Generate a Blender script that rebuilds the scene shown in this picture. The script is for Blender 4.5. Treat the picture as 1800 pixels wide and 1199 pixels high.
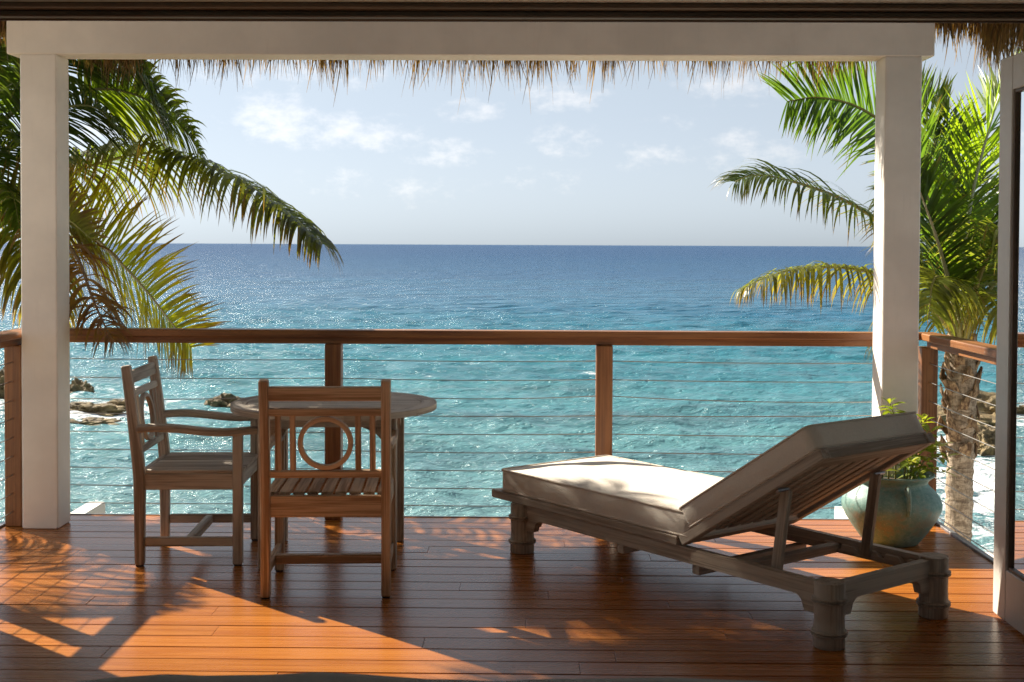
import bpy, bmesh, math, random
import numpy as np
from mathutils import Vector, Matrix, noise

random.seed(7)
RNG = np.random.default_rng(11)
scene = bpy.context.scene
COL = scene.collection
for o in list(bpy.data.objects):
    bpy.data.objects.remove(o)

# ------------------------------------------------------------------ camera
EYE = 1.56
PITCH, YAW, ROLL = 0.0255, 0.012, 0.0045
cam_data = bpy.data.cameras.new('camera')
cam = bpy.data.objects.new('camera', cam_data)
COL.objects.link(cam)
fw = Vector((-math.sin(YAW) * math.cos(PITCH), math.cos(YAW) * math.cos(PITCH), -math.sin(PITCH)))
r0 = Vector((math.cos(YAW), math.sin(YAW), 0))
u0 = r0.cross(fw)
rt = r0 * math.cos(ROLL) + u0 * math.sin(ROLL)
up = -r0 * math.sin(ROLL) + u0 * math.cos(ROLL)
cam.matrix_world = Matrix((
    (rt.x, up.x, -fw.x, 0), (rt.y, up.y, -fw.y, 0), (rt.z, up.z, -fw.z, EYE), (0, 0, 0, 1)))
cam_data.sensor_width = 36
cam_data.lens = 45
cam_data.shift_y = -111.9 / 1800
cam_data.clip_start = 0.05
cam_data.clip_end = 60000
cam_data.dof.use_dof = True
cam_data.dof.focus_distance = 7.5
cam_data.dof.aperture_fstop = 9
scene.camera = cam
scene.render.resolution_x, scene.render.resolution_y = 1024, 682

# ------------------------------------------------------------------ light
SUN_EL = math.radians(34.6)
SUN_TO = Vector((-0.773 * math.cos(SUN_EL), 0.634 * math.cos(SUN_EL), math.sin(SUN_EL)))   # towards the sun
SUN_AZ = math.atan2(SUN_TO.x, SUN_TO.y)
sun_data = bpy.data.lights.new('sun', 'SUN')
sun_data.energy = 4.6
sun_data.angle = math.radians(0.53)
sun_data.color = (1.0, 0.90, 0.76)
sun = bpy.data.objects.new('sun', sun_data)
COL.objects.link(sun)
sun.rotation_euler = (-SUN_TO).to_track_quat('-Z', 'Y').to_euler()
sun.location = (0, 0, 30)

world = bpy.data.worlds.new('World')
scene.world = world
world.use_nodes = True
wt = world.node_tree
wn, wl = wt.nodes, wt.links
wn.clear()


class NT:
    """small helper to write node graphs"""
    def __init__(self, nt):
        self.n, self.l = nt.nodes, nt.links

    def add(self, kind, **kw):
        nd = self.n.new(kind)
        for k, v in kw.items():
            setattr(nd, k, v)
        return nd

    def put(self, sock, v):
        if hasattr(v, 'links') or isinstance(v, bpy.types.NodeSocket):
            self.l.new(v, sock)
        else:
            sock.default_value = v

    def math(self, op, a, b=0.0, c=None, clamp=False):
        nd = self.add('ShaderNodeMath', operation=op, use_clamp=clamp)
        self.put(nd.inputs[0], a)
        self.put(nd.inputs[1], b)
        if c is not None:
            self.put(nd.inputs[2], c)
        return nd.outputs[0]

    def vmath(self, op, a, b=(0, 0, 0)):
        nd = self.add('ShaderNodeVectorMath', operation=op)
        self.put(nd.inputs[0], a)
        self.put(nd.inputs[1], b)
        return nd.outputs['Value'] if op in ('DOT_PRODUCT', 'LENGTH', 'DISTANCE') else nd.outputs[0]

    def mix(self, fac, a, b, blend='MIX'):
        nd = self.add('ShaderNodeMix', data_type='RGBA', blend_type=blend)
        self.put(nd.inputs[0], fac)
        self.put(nd.inputs[6], a if not isinstance(a, tuple) else (*a[:3], 1))
        self.put(nd.inputs[7], b if not isinstance(b, tuple) else (*b[:3], 1))
        return nd.outputs[2]

    def noise(self, vec, scale=1.0, detail=3.0, rough=0.55, dist=0.0):
        nd = self.add('ShaderNodeTexNoise')
        if vec is not None:
            self.l.new(vec, nd.inputs['Vector'])
        nd.inputs['Scale'].default_value = scale
        nd.inputs['Detail'].default_value = detail
        nd.inputs['Roughness'].default_value = rough
        nd.inputs['Distortion'].default_value = dist
        return nd.outputs['Fac']

    def smooth(self, v, lo, hi, a=0.0, b=1.0):
        nd = self.add('ShaderNodeMapRange', interpolation_type='SMOOTHSTEP')
        self.put(nd.inputs[0], v)
        nd.inputs[1].default_value, nd.inputs[2].default_value = lo, hi
        nd.inputs[3].default_value, nd.inputs[4].default_value = a, b
        return nd.outputs[0]

    def ramp(self, fac, stops):
        nd = self.add('ShaderNodeValToRGB')
        el = nd.color_ramp.elements
        while len(el) < len(stops):
            el.new(0.5)
        for e, (p, c) in zip(el, stops):
            e.position = p
            e.color = (*c, 1)
        self.put(nd.inputs[0], fac)
        return nd.outputs[0]

    def bump(self, height, strength=0.3, dist=0.01, normal=None):
        nd = self.add('ShaderNodeBump')
        nd.inputs['Strength'].default_value = strength
        nd.inputs['Distance'].default_value = dist
        self.l.new(height, nd.inputs['Height'])
        if normal is not None:
            self.l.new(normal, nd.inputs['Normal'])
        return nd.outputs[0]


W = NT(wt)
sky = W.add('ShaderNodeTexSky')
sky.sky_type = 'NISHITA'
sky.sun_disc = False
sky.sun_elevation = SUN_EL
sky.sun_rotation = SUN_AZ
sky.altitude = 0
sky.air_density = 1.0
sky.dust_density = 1.2
sky.ozone_density = 1.0
SKY_STRENGTH = 0.05
# clouds: soft cumulus, laid out over the sky by direction (azimuth, elevation)
tc = W.add('ShaderNodeTexCoord')
sep = W.add('ShaderNodeSeparateXYZ')
wl.new(tc.outputs['Generated'], sep.inputs[0])
az = W.math('ARCTAN2', sep.outputs['X'], sep.outputs['Y'])
el_ = W.math('ARCSINE', sep.outputs['Z'])
comb = W.add('ShaderNodeCombineXYZ')
W.put(comb.inputs[0], W.math('MULTIPLY', az, 1.0))
W.put(comb.inputs[1], W.math('MULTIPLY', el_, 1.7))
CV = comb.outputs[0]
billow = W.noise(CV, 46.0, 5.0, 0.62)
broad = W.noise(CV, 7.0, 1.0, 0.5)
# where the cumulus banks stand: azimuth, elevation, half width, half height (radians), weight
CLOUDS = [
    (-0.196, 0.0960, 0.032, 0.016, 1.0), (-0.138, 0.0855, 0.046, 0.013, .85), (-0.185, 0.130, 0.070, 0.012, .55),
    (-0.043, 0.1035, 0.024, 0.008, .8), (-0.064, 0.0705, 0.027, 0.010, .8), (0.028, 0.1145, 0.028, 0.010, .9),
    (0.028, 0.0825, 0.022, 0.013, .7), (0.094, 0.069, 0.022, 0.011, .6), (-0.085, 0.043, 0.036, 0.013, .45),
    (0.170, 0.073, 0.034, 0.016, .7), (0.160, 0.124, 0.036, 0.014, .8), (-0.145, 0.046, 0.03, 0.012, .45),
    (0.010, 0.051, 0.036, 0.010, .4), (0.115, 0.096, 0.020, 0.006, .4), (0.24, 0.090, 0.03, 0.014, .6),
    (0.33, 0.075, 0.03, 0.02, .7), (-0.34, 0.08, 0.04, 0.02, .7)]
CP = W.add('ShaderNodeCombineXYZ')
W.put(CP.inputs[0], az)
W.put(CP.inputs[1], el_)
mask = None
for ca, ce, hw, hh, wgt in CLOUDS:
    nd = W.add('ShaderNodeVectorMath', operation='MULTIPLY_ADD')
    wl.new(CP.outputs[0], nd.inputs[0])
    nd.inputs[1].default_value = (.62 / hw, .62 / hh, 0)
    nd.inputs[2].default_value = (-ca * .62 / hw, -ce * .62 / hh, 0)
    g = W.math('MULTIPLY_ADD', W.vmath('DOT_PRODUCT', nd.outputs[0], nd.outputs[0]), -wgt, wgt)
    mask = W.math('MAXIMUM', g, 0.0 if mask is None else mask)
high = W.math('MULTIPLY', W.smooth(broad, 0.52, 0.72), W.smooth(el_, 0.16, 0.3))
mask = W.math('MAXIMUM', mask, high)
cl = W.math('ADD', W.math('MULTIPLY', mask, 0.70), W.math('MULTIPLY', W.math('SUBTRACT', billow, 0.5), 1.9))
cl = W.smooth(cl, 0.16, 1.05)
cl = W.math('MULTIPLY', cl, W.smooth(mask, 0.02, 0.35))
# maritime haze: the sky keeps its brightness but turns to a paler, even blue
lum = W.vmath('DOT_PRODUCT', sky.outputs[0], (0.2126, 0.7152, 0.0722))
pale = W.vmath('SCALE', (0.775, 0.90, 1.045))
pn = pale.node
W.put(pn.inputs['Scale'], W.math('MULTIPLY', W.math('POWER', lum, 0.45), 2.66))
haze_t = W.smooth(el_, 0.0, 0.11, 1.0, 0.0)          # whiter, brighter air low over the sea
pale = W.mix(W.math('MULTIPLY', W.math('ABSOLUTE', haze_t), 0.8), pale, W.mix(1.0, pale, (1.135, 1.105, 1.03), 'MULTIPLY'))
skyc = W.mix(0.96, sky.outputs[0], pale)
cloudc = W.mix(1.0, skyc, (1.55, 1.36, 1.22), 'MULTIPLY')
mixc = W.mix(W.math('MULTIPLY', cl, 0.8), skyc, cloudc)
bg = W.add('ShaderNodeBackground')
wl.new(mixc, bg.inputs[0])
bg.inputs[1].default_value = SKY_STRENGTH
wo = W.add('ShaderNodeOutputWorld')
wl.new(bg.outputs[0], wo.inputs[0])

world.cycles.sampling_method = 'MANUAL'
world.cycles.sample_map_resolution = 512
scene.view_settings.view_transform = 'Standard'
scene.view_settings.look = 'None'
scene.view_settings.gamma = 1
scene.view_settings.use_curve_mapping = False
scene.view_settings.exposure = 1.45
scene.cycles.max_bounces = 8
scene.cycles.diffuse_bounces = 4
scene.cycles.transparent_max_bounces = 12
scene.cycles.sample_clamp_indirect = 6
scene.cycles.caustics_reflective = False
scene.cycles.caustics_refractive = False
try:
    scene.cycles.use_denoising = True
    scene.cycles.denoising_prefilter = 'FAST'
except Exception:
    pass

# ------------------------------------------------------------------ materials
def newmat(name):
    m = bpy.data.materials.new(name)
    m.use_nodes = True
    nt = NT(m.node_tree)
    b = m.node_tree.nodes['Principled BSDF']
    return m, nt, b


def wood(name, dark, light, rough=0.6, grain=1.0, grey=None, greyamt=0.0, vary=0.15, bump=0.25, spec=0.4, coat=0.0):
    """timber whose grain follows the 'gr' attribute (x = along the piece)"""
    m, N, b = newmat(name)
    at = N.add('ShaderNodeAttribute', attribute_name='gr')
    inf = N.add('ShaderNodeObjectInfo')
    off = N.add('ShaderNodeCombineXYZ')
    N.put(off.inputs[0], N.math('MULTIPLY', inf.outputs['Random'], 37.0))
    N.put(off.inputs[1], N.math('MULTIPLY', inf.outputs['Random'], 11.0))
    v = N.vmath('ADD', at.outputs['Vector'], off.outputs[0])
    v1 = N.vmath('MULTIPLY', v, (2.6 * grain, 120.0 * grain, 120.0 * grain))
    v2 = N.vmath('MULTIPLY', v, (1.3, 24.0 * grain, 24.0 * grain))
    v3 = N.vmath('MULTIPLY', v, (14.0, 260.0, 260.0))
    g1 = N.noise(v1, 1.0, 4.0, 0.6, 0.6)
    g2 = N.noise(v2, 1.0, 3.0, 0.5, 0.4)
    g3 = N.noise(v3, 1.0, 2.0, 0.5)
    fac = N.math('ADD', N.math('MULTIPLY', g1, 0.6), N.math('MULTIPLY', g2, 0.55))
    c = N.ramp(N.smooth(fac, 0.47, 0.68), [(0.0, dark), (1.0, light)])
    if grey:
        c = N.mix(N.math('MULTIPLY', N.smooth(g2, 0.35, 0.62), greyamt), c, grey)
    val = N.math('ADD', 1.0 - vary, N.math('MULTIPLY', inf.outputs['Random'], 2 * vary))
    hv = N.add('ShaderNodeHueSaturation')
    N.put(hv.inputs['Value'], val)
    N.put(hv.inputs['Color'], c)
    N.l.new(hv.outputs[0], b.inputs['Base Color'])
    N.put(b.inputs['Roughness'], N.math('ADD', rough - 0.07, N.math('MULTIPLY', g1, 0.14)))
    hgt = N.math('ADD', N.math('MULTIPLY', g1, 0.7), N.math('MULTIPLY', g3, 0.5))
    N.l.new(N.bump(hgt, bump, 0.0025), b.inputs['Normal'])
    b.inputs['Specular IOR Level'].default_value = spec
    b.inputs['Coat Weight'].default_value = coat
    b.inputs['Coat Roughness'].default_value = 0.22
    return m


M = {}
M['deck'] = wood('oiled_deck_timber', (0.315, 0.099, 0.0160), (0.400, 0.143, 0.0230), rough=0.27, grain=0.5, vary=0.10, bump=0.12, spec=0.40, coat=0.0)
M['rail'] = wood('oiled_rail_timber', (0.18, 0.068, 0.022), (0.32, 0.135, 0.045), rough=0.42, grain=0.6, vary=0.08, bump=0.12, spec=0.5)
M['teak_grey'] = wood('weathered_teak', (0.27, 0.21, 0.155), (0.58, 0.49, 0.385), rough=0.72, grey=(0.52, 0.48, 0.42), greyamt=0.6, vary=0.1, bump=0.45)
M['teak_brown'] = wood('brown_teak', (0.28, 0.17, 0.095), (0.60, 0.43, 0.28), rough=0.66, grey=(0.46, 0.38, 0.29), greyamt=0.35, vary=0.1, bump=0.4)
M['teak_dark'] = wood('lounger_teak', (0.27, 0.205, 0.15), (0.49, 0.395, 0.30), rough=0.7, grey=(0.42, 0.38, 0.33), greyamt=0.5, vary=0.1, bump=0.4)
M['dark_timber'] = wood('dark_door_head', (0.10, 0.06, 0.035), (0.17, 0.11, 0.07), rough=0.5, vary=0.05)


def paint(name, col, rough=0.6, mott=0.06, bump=0.12, scale=9.0):
    m, N, b = newmat(name)
    geo = N.add('ShaderNodeNewGeometry')
    p = geo.outputs['Position']
    n1 = N.noise(p, scale * 0.3, 4.0, 0.6)
    n2 = N.noise(p, scale * 9, 3.0, 0.6)
    n3 = N.noise(N.vmath('MULTIPLY', p, (14, 14, 1.2)), 3.0, 3.0, 0.6)
    c = N.mix(N.smooth(n1, 0.35, 0.7), tuple(x * (1 - mott) for x in col), tuple(min(1, x * (1 + mott)) for x in col))
    c = N.mix(N.math('MULTIPLY', N.smooth(n3, 0.55, 0.75), 0.18), c, tuple(x * 0.8 for x in col))
    N.l.new(c, b.inputs['Base Color'])
    b.inputs['Roughness'].default_value = rough
    N.l.new(N.bump(N.math('ADD', n2, N.math('MULTIPLY', n1, 2.0)), bump, 0.004), b.inputs['Normal'])
    return m


M['white'] = paint('white_painted_plaster', (0.86, 0.80, 0.73))
M['doorpaint'] = paint('pale_door_paint', (0.62, 0.57, 0.51), 0.45)
M['room'] = paint('room_plaster', (0.80, 0.74, 0.66))
M['roomfloor'] = paint('room_floor_tile', (0.50, 0.42, 0.34), 0.4)
M['terrace'] = paint('white_terrace_plaster', (0.80, 0.77, 0.72), 0.8)
M['subfloor'] = paint('dark_subfloor', (0.03, 0.02, 0.015), 0.9)


def simple(name, col, rough=0.5, metal=0.0, spec=0.5):
    m, N, b = newmat(name)
    tcn = N.add('ShaderNodeTexCoord')
    n1 = N.noise(tcn.outputs['Object'], 30.0, 3.0, 0.6)
    c = N.mix(N.smooth(n1, 0.3, 0.7), tuple(x * 0.85 for x in col), tuple(min(1, x * 1.12) for x in col))
    N.l.new(c, b.inputs['Base Color'])
    b.inputs['Roughness'].default_value = rough
    b.inputs['Metallic'].default_value = metal
    b.inputs['Specular IOR Level'].default_value = spec
    return m


M['steel'] = simple('stainless_cable', (0.42, 0.40, 0.38), 0.38, 1.0)
M['alu'] = simple('grey_edge_trim', (0.33, 0.33, 0.34), 0.4, 0.7)
M['rubber'] = simple('dark_foot', (0.03, 0.03, 0.03), 0.8)
M['soil'] = simple('potting_soil', (0.05, 0.032, 0.02), 0.95)

# glass: clear, with mirror-like reflection at grazing angles
m, N, b = newmat('door_glass')
N.n.remove(b)
tr = N.add('ShaderNodeBsdfTransparent')
tr.inputs[0].default_value = (0.90, 0.93, 0.92, 1)
gl = N.add('ShaderNodeBsdfGlossy')
gl.inputs['Roughness'].default_value = 0.01
fr = N.add('ShaderNodeFresnel')
fr.inputs[0].default_value = 1.5
mx = N.add('ShaderNodeMixShader')
N.l.new(fr.outputs[0], mx.inputs[0])
N.l.new(tr.outputs[0], mx.inputs[1])
N.l.new(gl.outputs[0], mx.inputs[2])
N.l.new(mx.outputs[0], N.n['Material Output'].inputs[0])
M['glass'] = m


def fabric(name, col, weave=900.0, bump=0.25, rough=0.9):
    m, N, b = newmat(name)
    tcn = N.add('ShaderNodeTexCoord')
    p = tcn.outputs['Object']
    w1 = N.noise(N.vmath('MULTIPLY', p, (1, 0.12, 0.12)), weave, 1.0, 0.5)
    w2 = N.noise(N.vmath('MULTIPLY', p, (0.12, 1, 1)), weave, 1.0, 0.5)
    n1 = N.noise(p, 5.0, 3.0, 0.55)
    wv = N.math('ADD', w1, w2)
    c = N.mix(N.smooth(wv, 0.8, 1.2), tuple(x * 0.9 for x in col), col)
    c = N.mix(N.math('MULTIPLY', N.smooth(n1, 0.45, 0.7), 0.25), c, tuple(x * 0.9 for x in col))
    N.l.new(c, b.inputs['Base Color'])
    b.inputs['Roughness'].default_value = rough
    b.inputs['Sheen Weight'].default_value = 0.15
    n4 = N.noise(p, 7.0, 2.0, 0.5)
    bn = N.bump(n4, 0.35, 0.02)
    N.l.new(N.bump(wv, bump, 0.001, bn), b.inputs['Normal'])
    return m


M['cushion'] = fabric('cream_canvas', (0.76, 0.69, 0.59))
M['piping'] = fabric('cream_piping', (0.66, 0.57, 0.47))
M['blanket'] = fabric('grey_blue_blanket', (0.34, 0.37, 0.38), 500)
M['mattress'] = fabric('bed_linen', (0.6, 0.58, 0.54), 500)

# glazed clay pot, patchy green glaze over brown clay
m, N, b = newmat('green_glazed_clay')
tcn = N.add('ShaderNodeTexCoord')
p = tcn.outputs['Object']
sp = N.add('ShaderNodeSeparateXYZ')
N.l.new(p, sp.inputs[0])
n1 = N.noise(p, 6.0, 5.0, 0.65)
n2 = N.noise(p, 38.0, 4.0, 0.7)
n3 = N.noise(p, 110.0, 2.0, 0.6)
worn = N.math('ADD', N.math('MULTIPLY', n1, 1.0), N.math('MULTIPLY', N.math('SUBTRACT', n2, 0.5), 0.7))
band = N.smooth(N.math('ABSOLUTE', N.math('SUBTRACT', sp.outputs['Z'], 0.135)), 0.0, 0.13, 0.16, 0.0)
worn = N.math('ADD', worn, band)
c = N.mix(N.smooth(n2, 0.35, 0.65), (0.11, 0.225, 0.19), (0.185, 0.32, 0.28))
c = N.mix(N.math('MULTIPLY', N.smooth(worn, 0.56, 0.80), 0.75), c, (0.19, 0.165, 0.10))
c = N.mix(N.math('MULTIPLY', N.smooth(n3, 0.62, 0.7), 0.5), c, (0.42, 0.44, 0.38))
N.l.new(c, b.inputs['Base Color'])
b.inputs['Roughness'].default_value = 0.5
N.l.new(N.bump(N.math('ADD', n2, N.math('MULTIPLY', n3, 0.4)), 0.35, 0.004), b.inputs['Normal'])
M['pot'] = m


def leafmat(name, trans=0.45, rough=0.42):
    """colour of the leaf itself comes from the 'tint' colour attribute"""
    m, N, b = newmat(name)
    N.n.remove(b)
    at = N.add('ShaderNodeAttribute', attribute_name='tint')
    col = at.outputs['Color']
    pr = N.add('ShaderNodeBsdfPrincipled')
    N.l.new(col, pr.inputs['Base Color'])
    pr.inputs['Roughness'].default_value = rough
    pr.inputs['Specular IOR Level'].default_value = 0.5
    tl = N.add('ShaderNodeBsdfTranslucent')
    N.l.new(N.mix(1.0, col, (2.1, 2.0, 0.7), 'MULTIPLY'), tl.inputs[0])
    mx = N.add('ShaderNodeMixShader')
    mx.inputs[0].default_value = trans
    N.l.new(pr.outputs[0], mx.inputs[1])
    N.l.new(tl.outputs[0], mx.inputs[2])
    N.l.new(mx.outputs[0], N.n['Material Output'].inputs[0])
    return m


M['palm'] = leafmat('palm_leaf', 0.58, 0.36)
M['shrub'] = leafmat('shrub_leaf', 0.4, 0.45)
M['straw'] = leafmat('thatch_straw', 0.25, 0.8)

m, N, b = newmat('palm_midrib')
at = N.add('ShaderNodeAttribute', attribute_name='tint')
N.l.new(at.outputs['Color'], b.inputs['Base Color'])
b.inputs['Roughness'].default_value = 0.5
M['midrib'] = m

m, N, b = newmat('palm_bark')
tcn = N.add('ShaderNodeTexCoord')
p = tcn.outputs['Object']
n1 = N.noise(N.vmath('MULTIPLY', p, (1, 1, 3.0)), 14.0, 6.0, 0.7, 0.8)
n2 = N.noise(N.vmath('MULTIPLY', p, (1, 1, 0.25)), 90.0, 3.0, 0.6)
c = N.ramp(N.smooth(N.math('ADD', N.math('MULTIPLY', n1, .7), N.math('MULTIPLY', n2, .3)), .36, .66),
           [(0.0, (0.17, 0.12, 0.08)), (0.5, (0.40, 0.31, 0.22)), (1.0, (0.58, 0.48, 0.36))])
N.l.new(c, b.inputs['Base Color'])
b.inputs['Roughness'].default_value = 0.9
N.l.new(N.bump(N.math('ADD', n1, N.math('MULTIPLY', n2, .6)), 0.8, 0.02), b.inputs['Normal'])
M['bark'] = m

m, N, b = newmat('palm_husk')
tcn = N.add('ShaderNodeTexCoord')
n1 = N.noise(N.vmath('MULTIPLY', tcn.outputs['Object'], (1, 1, .3)), 60.0, 5.0, 0.7)
c = N.ramp(N.smooth(n1, .38, .64), [(0.0, (0.10, 0.055, 0.028)), (1.0, (0.42, 0.29, 0.17))])
N.l.new(c, b.inputs['Base Color'])
b.inputs['Roughness'].default_value = 0.9
N.l.new(N.bump(n1, 0.8, 0.01), b.inputs['Normal'])
M['husk'] = m

m, N, b = newmat('shore_rock')
geo = N.add('ShaderNodeNewGeometry')
p = geo.outputs['Position']
n1 = N.noise(p, 1.3, 6.0, 0.7)
n2 = N.noise(p, 6.0, 5.0, 0.65)
c = N.ramp(N.smooth(N.math('ADD', N.math('MULTIPLY', n1, .6), N.math('MULTIPLY', n2, .4)), .35, .68),
           [(0.0, (0.08, 0.06, 0.03)), (0.5, (0.24, 0.17, 0.075)), (1.0, (0.42, 0.32, 0.15))])
N.l.new(c, b.inputs['Base Color'])
b.inputs['Roughness'].default_value = 0.75
N.l.new(N.bump(N.math('ADD', n1, n2), 0.9, 0.15), b.inputs['Normal'])
M['rock'] = m

m, N, b = newmat('scrub_ground')
geo = N.add('ShaderNodeNewGeometry')
n1 = N.noise(geo.outputs['Position'], 1.2, 5.0, 0.65)
c = N.ramp(N.smooth(n1, .35, .68), [(0.0, (0.10, 0.085, 0.05)), (1.0, (0.30, 0.25, 0.17))])
N.l.new(c, b.inputs['Base Color'])
b.inputs['Roughness'].default_value = 0.95
M['ground'] = m

# sea: pale over sand near the shore, turquoise, then deep blue; foam where the swell breaks
m, N, b = newmat('sea_water')
geo = N.add('ShaderNodeNewGeometry')
p = geo.outputs['Position']
sp = N.add('ShaderNodeSeparateXYZ')
N.l.new(p, sp.inputs[0])
flat = N.vmath('MULTIPLY', p, (1, 1, 0))
dist = N.vmath('LENGTH', flat)
lg = N.math('LOGARITHM', N.math('MAXIMUM', dist, 1.0), 10.0)
big = N.noise(N.vmath('MULTIPLY', p, (0.010, 0.022, 0)), 1.0, 3.0, 0.5)
mid = N.noise(N.vmath('MULTIPLY', p, (0.07, 0.15, 0)), 1.0, 3.0, 0.55)
lgv = N.math('ADD', lg, N.math('MULTIPLY', N.math('SUBTRACT', big, 0.5), 0.35))
depth = N.math('DIVIDE', N.math('SUBTRACT', lgv, 1.45), 1.65)      # 28 m .. 1250 m
c = N.ramp(depth, [(0.0, (0.175, 0.300, 0.305)), (0.13, (0.105, 0.255, 0.275)), (0.30, (0.032, 0.190, 0.240)),
                   (0.42, (0.015, 0.120, 0.205)), (0.62, (0.008, 0.072, 0.166)), (1.0, (0.006, 0.049, 0.140))])
gust = N.noise(N.vmath('MULTIPLY', p, (0.012, 0.09, 0)), 1.0, 4.0, 0.65)
c = N.mix(N.math('MULTIPLY', N.smooth(gust, 0.42, 0.62), 0.28), c, (0.010, 0.060, 0.110))
reef = N.math('MULTIPLY', N.smooth(mid, 0.5, 0.66), N.smooth(lg, 2.05, 1.75))
c = N.mix(N.math('MULTIPLY', reef, 0.55), c, (0.055, 0.115, 0.125))
fo = N.add('ShaderNodeAttribute', attribute_name='foam')
fn = N.noise(N.vmath('MULTIPLY', p, (1.0, 1.6, 0)), 0.9, 6.0, 0.7, 0.8)
fn2 = N.noise(N.vmath('MULTIPLY', p, (1.0, 1.3, 0)), 4.0, 4.0, 0.65, 0.5)
fsum = N.math('ADD', fo.outputs['Fac'], N.math('ADD', N.math('MULTIPLY', N.math('SUBTRACT', fn, 0.5), 1.7), N.math('MULTIPLY', N.math('SUBTRACT', fn2, 0.5), 0.9)))
foam = N.math('MULTIPLY', N.smooth(fsum, 0.52, 0.85), N.smooth(fo.outputs['Fac'], 0.02, 0.2))
c = N.mix(foam, c, (0.78, 0.80, 0.80))
N.l.new(c, b.inputs['Base Color'])
N.put(b.inputs['Roughness'], N.math('ADD', N.smooth(lg, 1.6, 3.0, 0.16, 0.34), N.math('MULTIPLY', foam, 0.5)))
b.inputs['IOR'].default_value = 1.333
b.inputs['Specular IOR Level'].default_value = 0.18
w0 = N.noise(N.vmath('MULTIPLY', p, (0.16, 0.30, 0)), 1.0, 2.0, 0.5, 0.3)
w00 = N.noise(N.vmath('MULTIPLY', p, (0.045, 0.10, 0)), 1.0, 3.0, 0.6, 0.3)
w1 = N.noise(N.vmath('MULTIPLY', p, (0.55, 1.0, 0)), 1.0, 4.0, 0.6, 0.5)
w2 = N.noise(N.vmath('MULTIPLY', p, (2.6, 4.2, 0)), 1.0, 4.0, 0.65, 0.5)
hgt = N.math('ADD', N.math('MULTIPLY', w1, 0.50), N.math('MULTIPLY', w2, 0.27))
hgt = N.math('ADD', hgt, N.math('MULTIPLY', w0, N.smooth(lg, 1.75, 2.3, 0.25, 3.2)))
hgt = N.math('ADD', hgt, N.math('MULTIPLY', w00, N.smooth(lg, 1.85, 2.5, 0.0, 3.0)))
N.l.new(N.bump(hgt, 0.8, 1.0), b.inputs['Normal'])
M['sea'] = m

# ------------------------------------------------------------------ mesh helpers
V = Vector


def tag(o, label=None, cat=None, group=None, kind=None):
    if label: o['label'] = label
    if cat: o['category'] = cat
    if group: o['group'] = group
    if kind: o['kind'] = kind
    return o


def thing(name, loc, rz, label, cat, group=None):
    o = bpy.data.objects.new(name, None)
    o.empty_display_size = 0.1
    COL.objects.link(o)
    o.location = loc
    o.rotation_euler = (0, 0, rz)
    return tag(o, label, cat, group)


def copy_tree(o, parent=None):
    c = o.copy()
    COL.objects.link(c)
    c.parent = parent
    for ch in [x for x in bpy.data.objects if x.parent == o]:
        copy_tree(ch, c)
    return c


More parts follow.
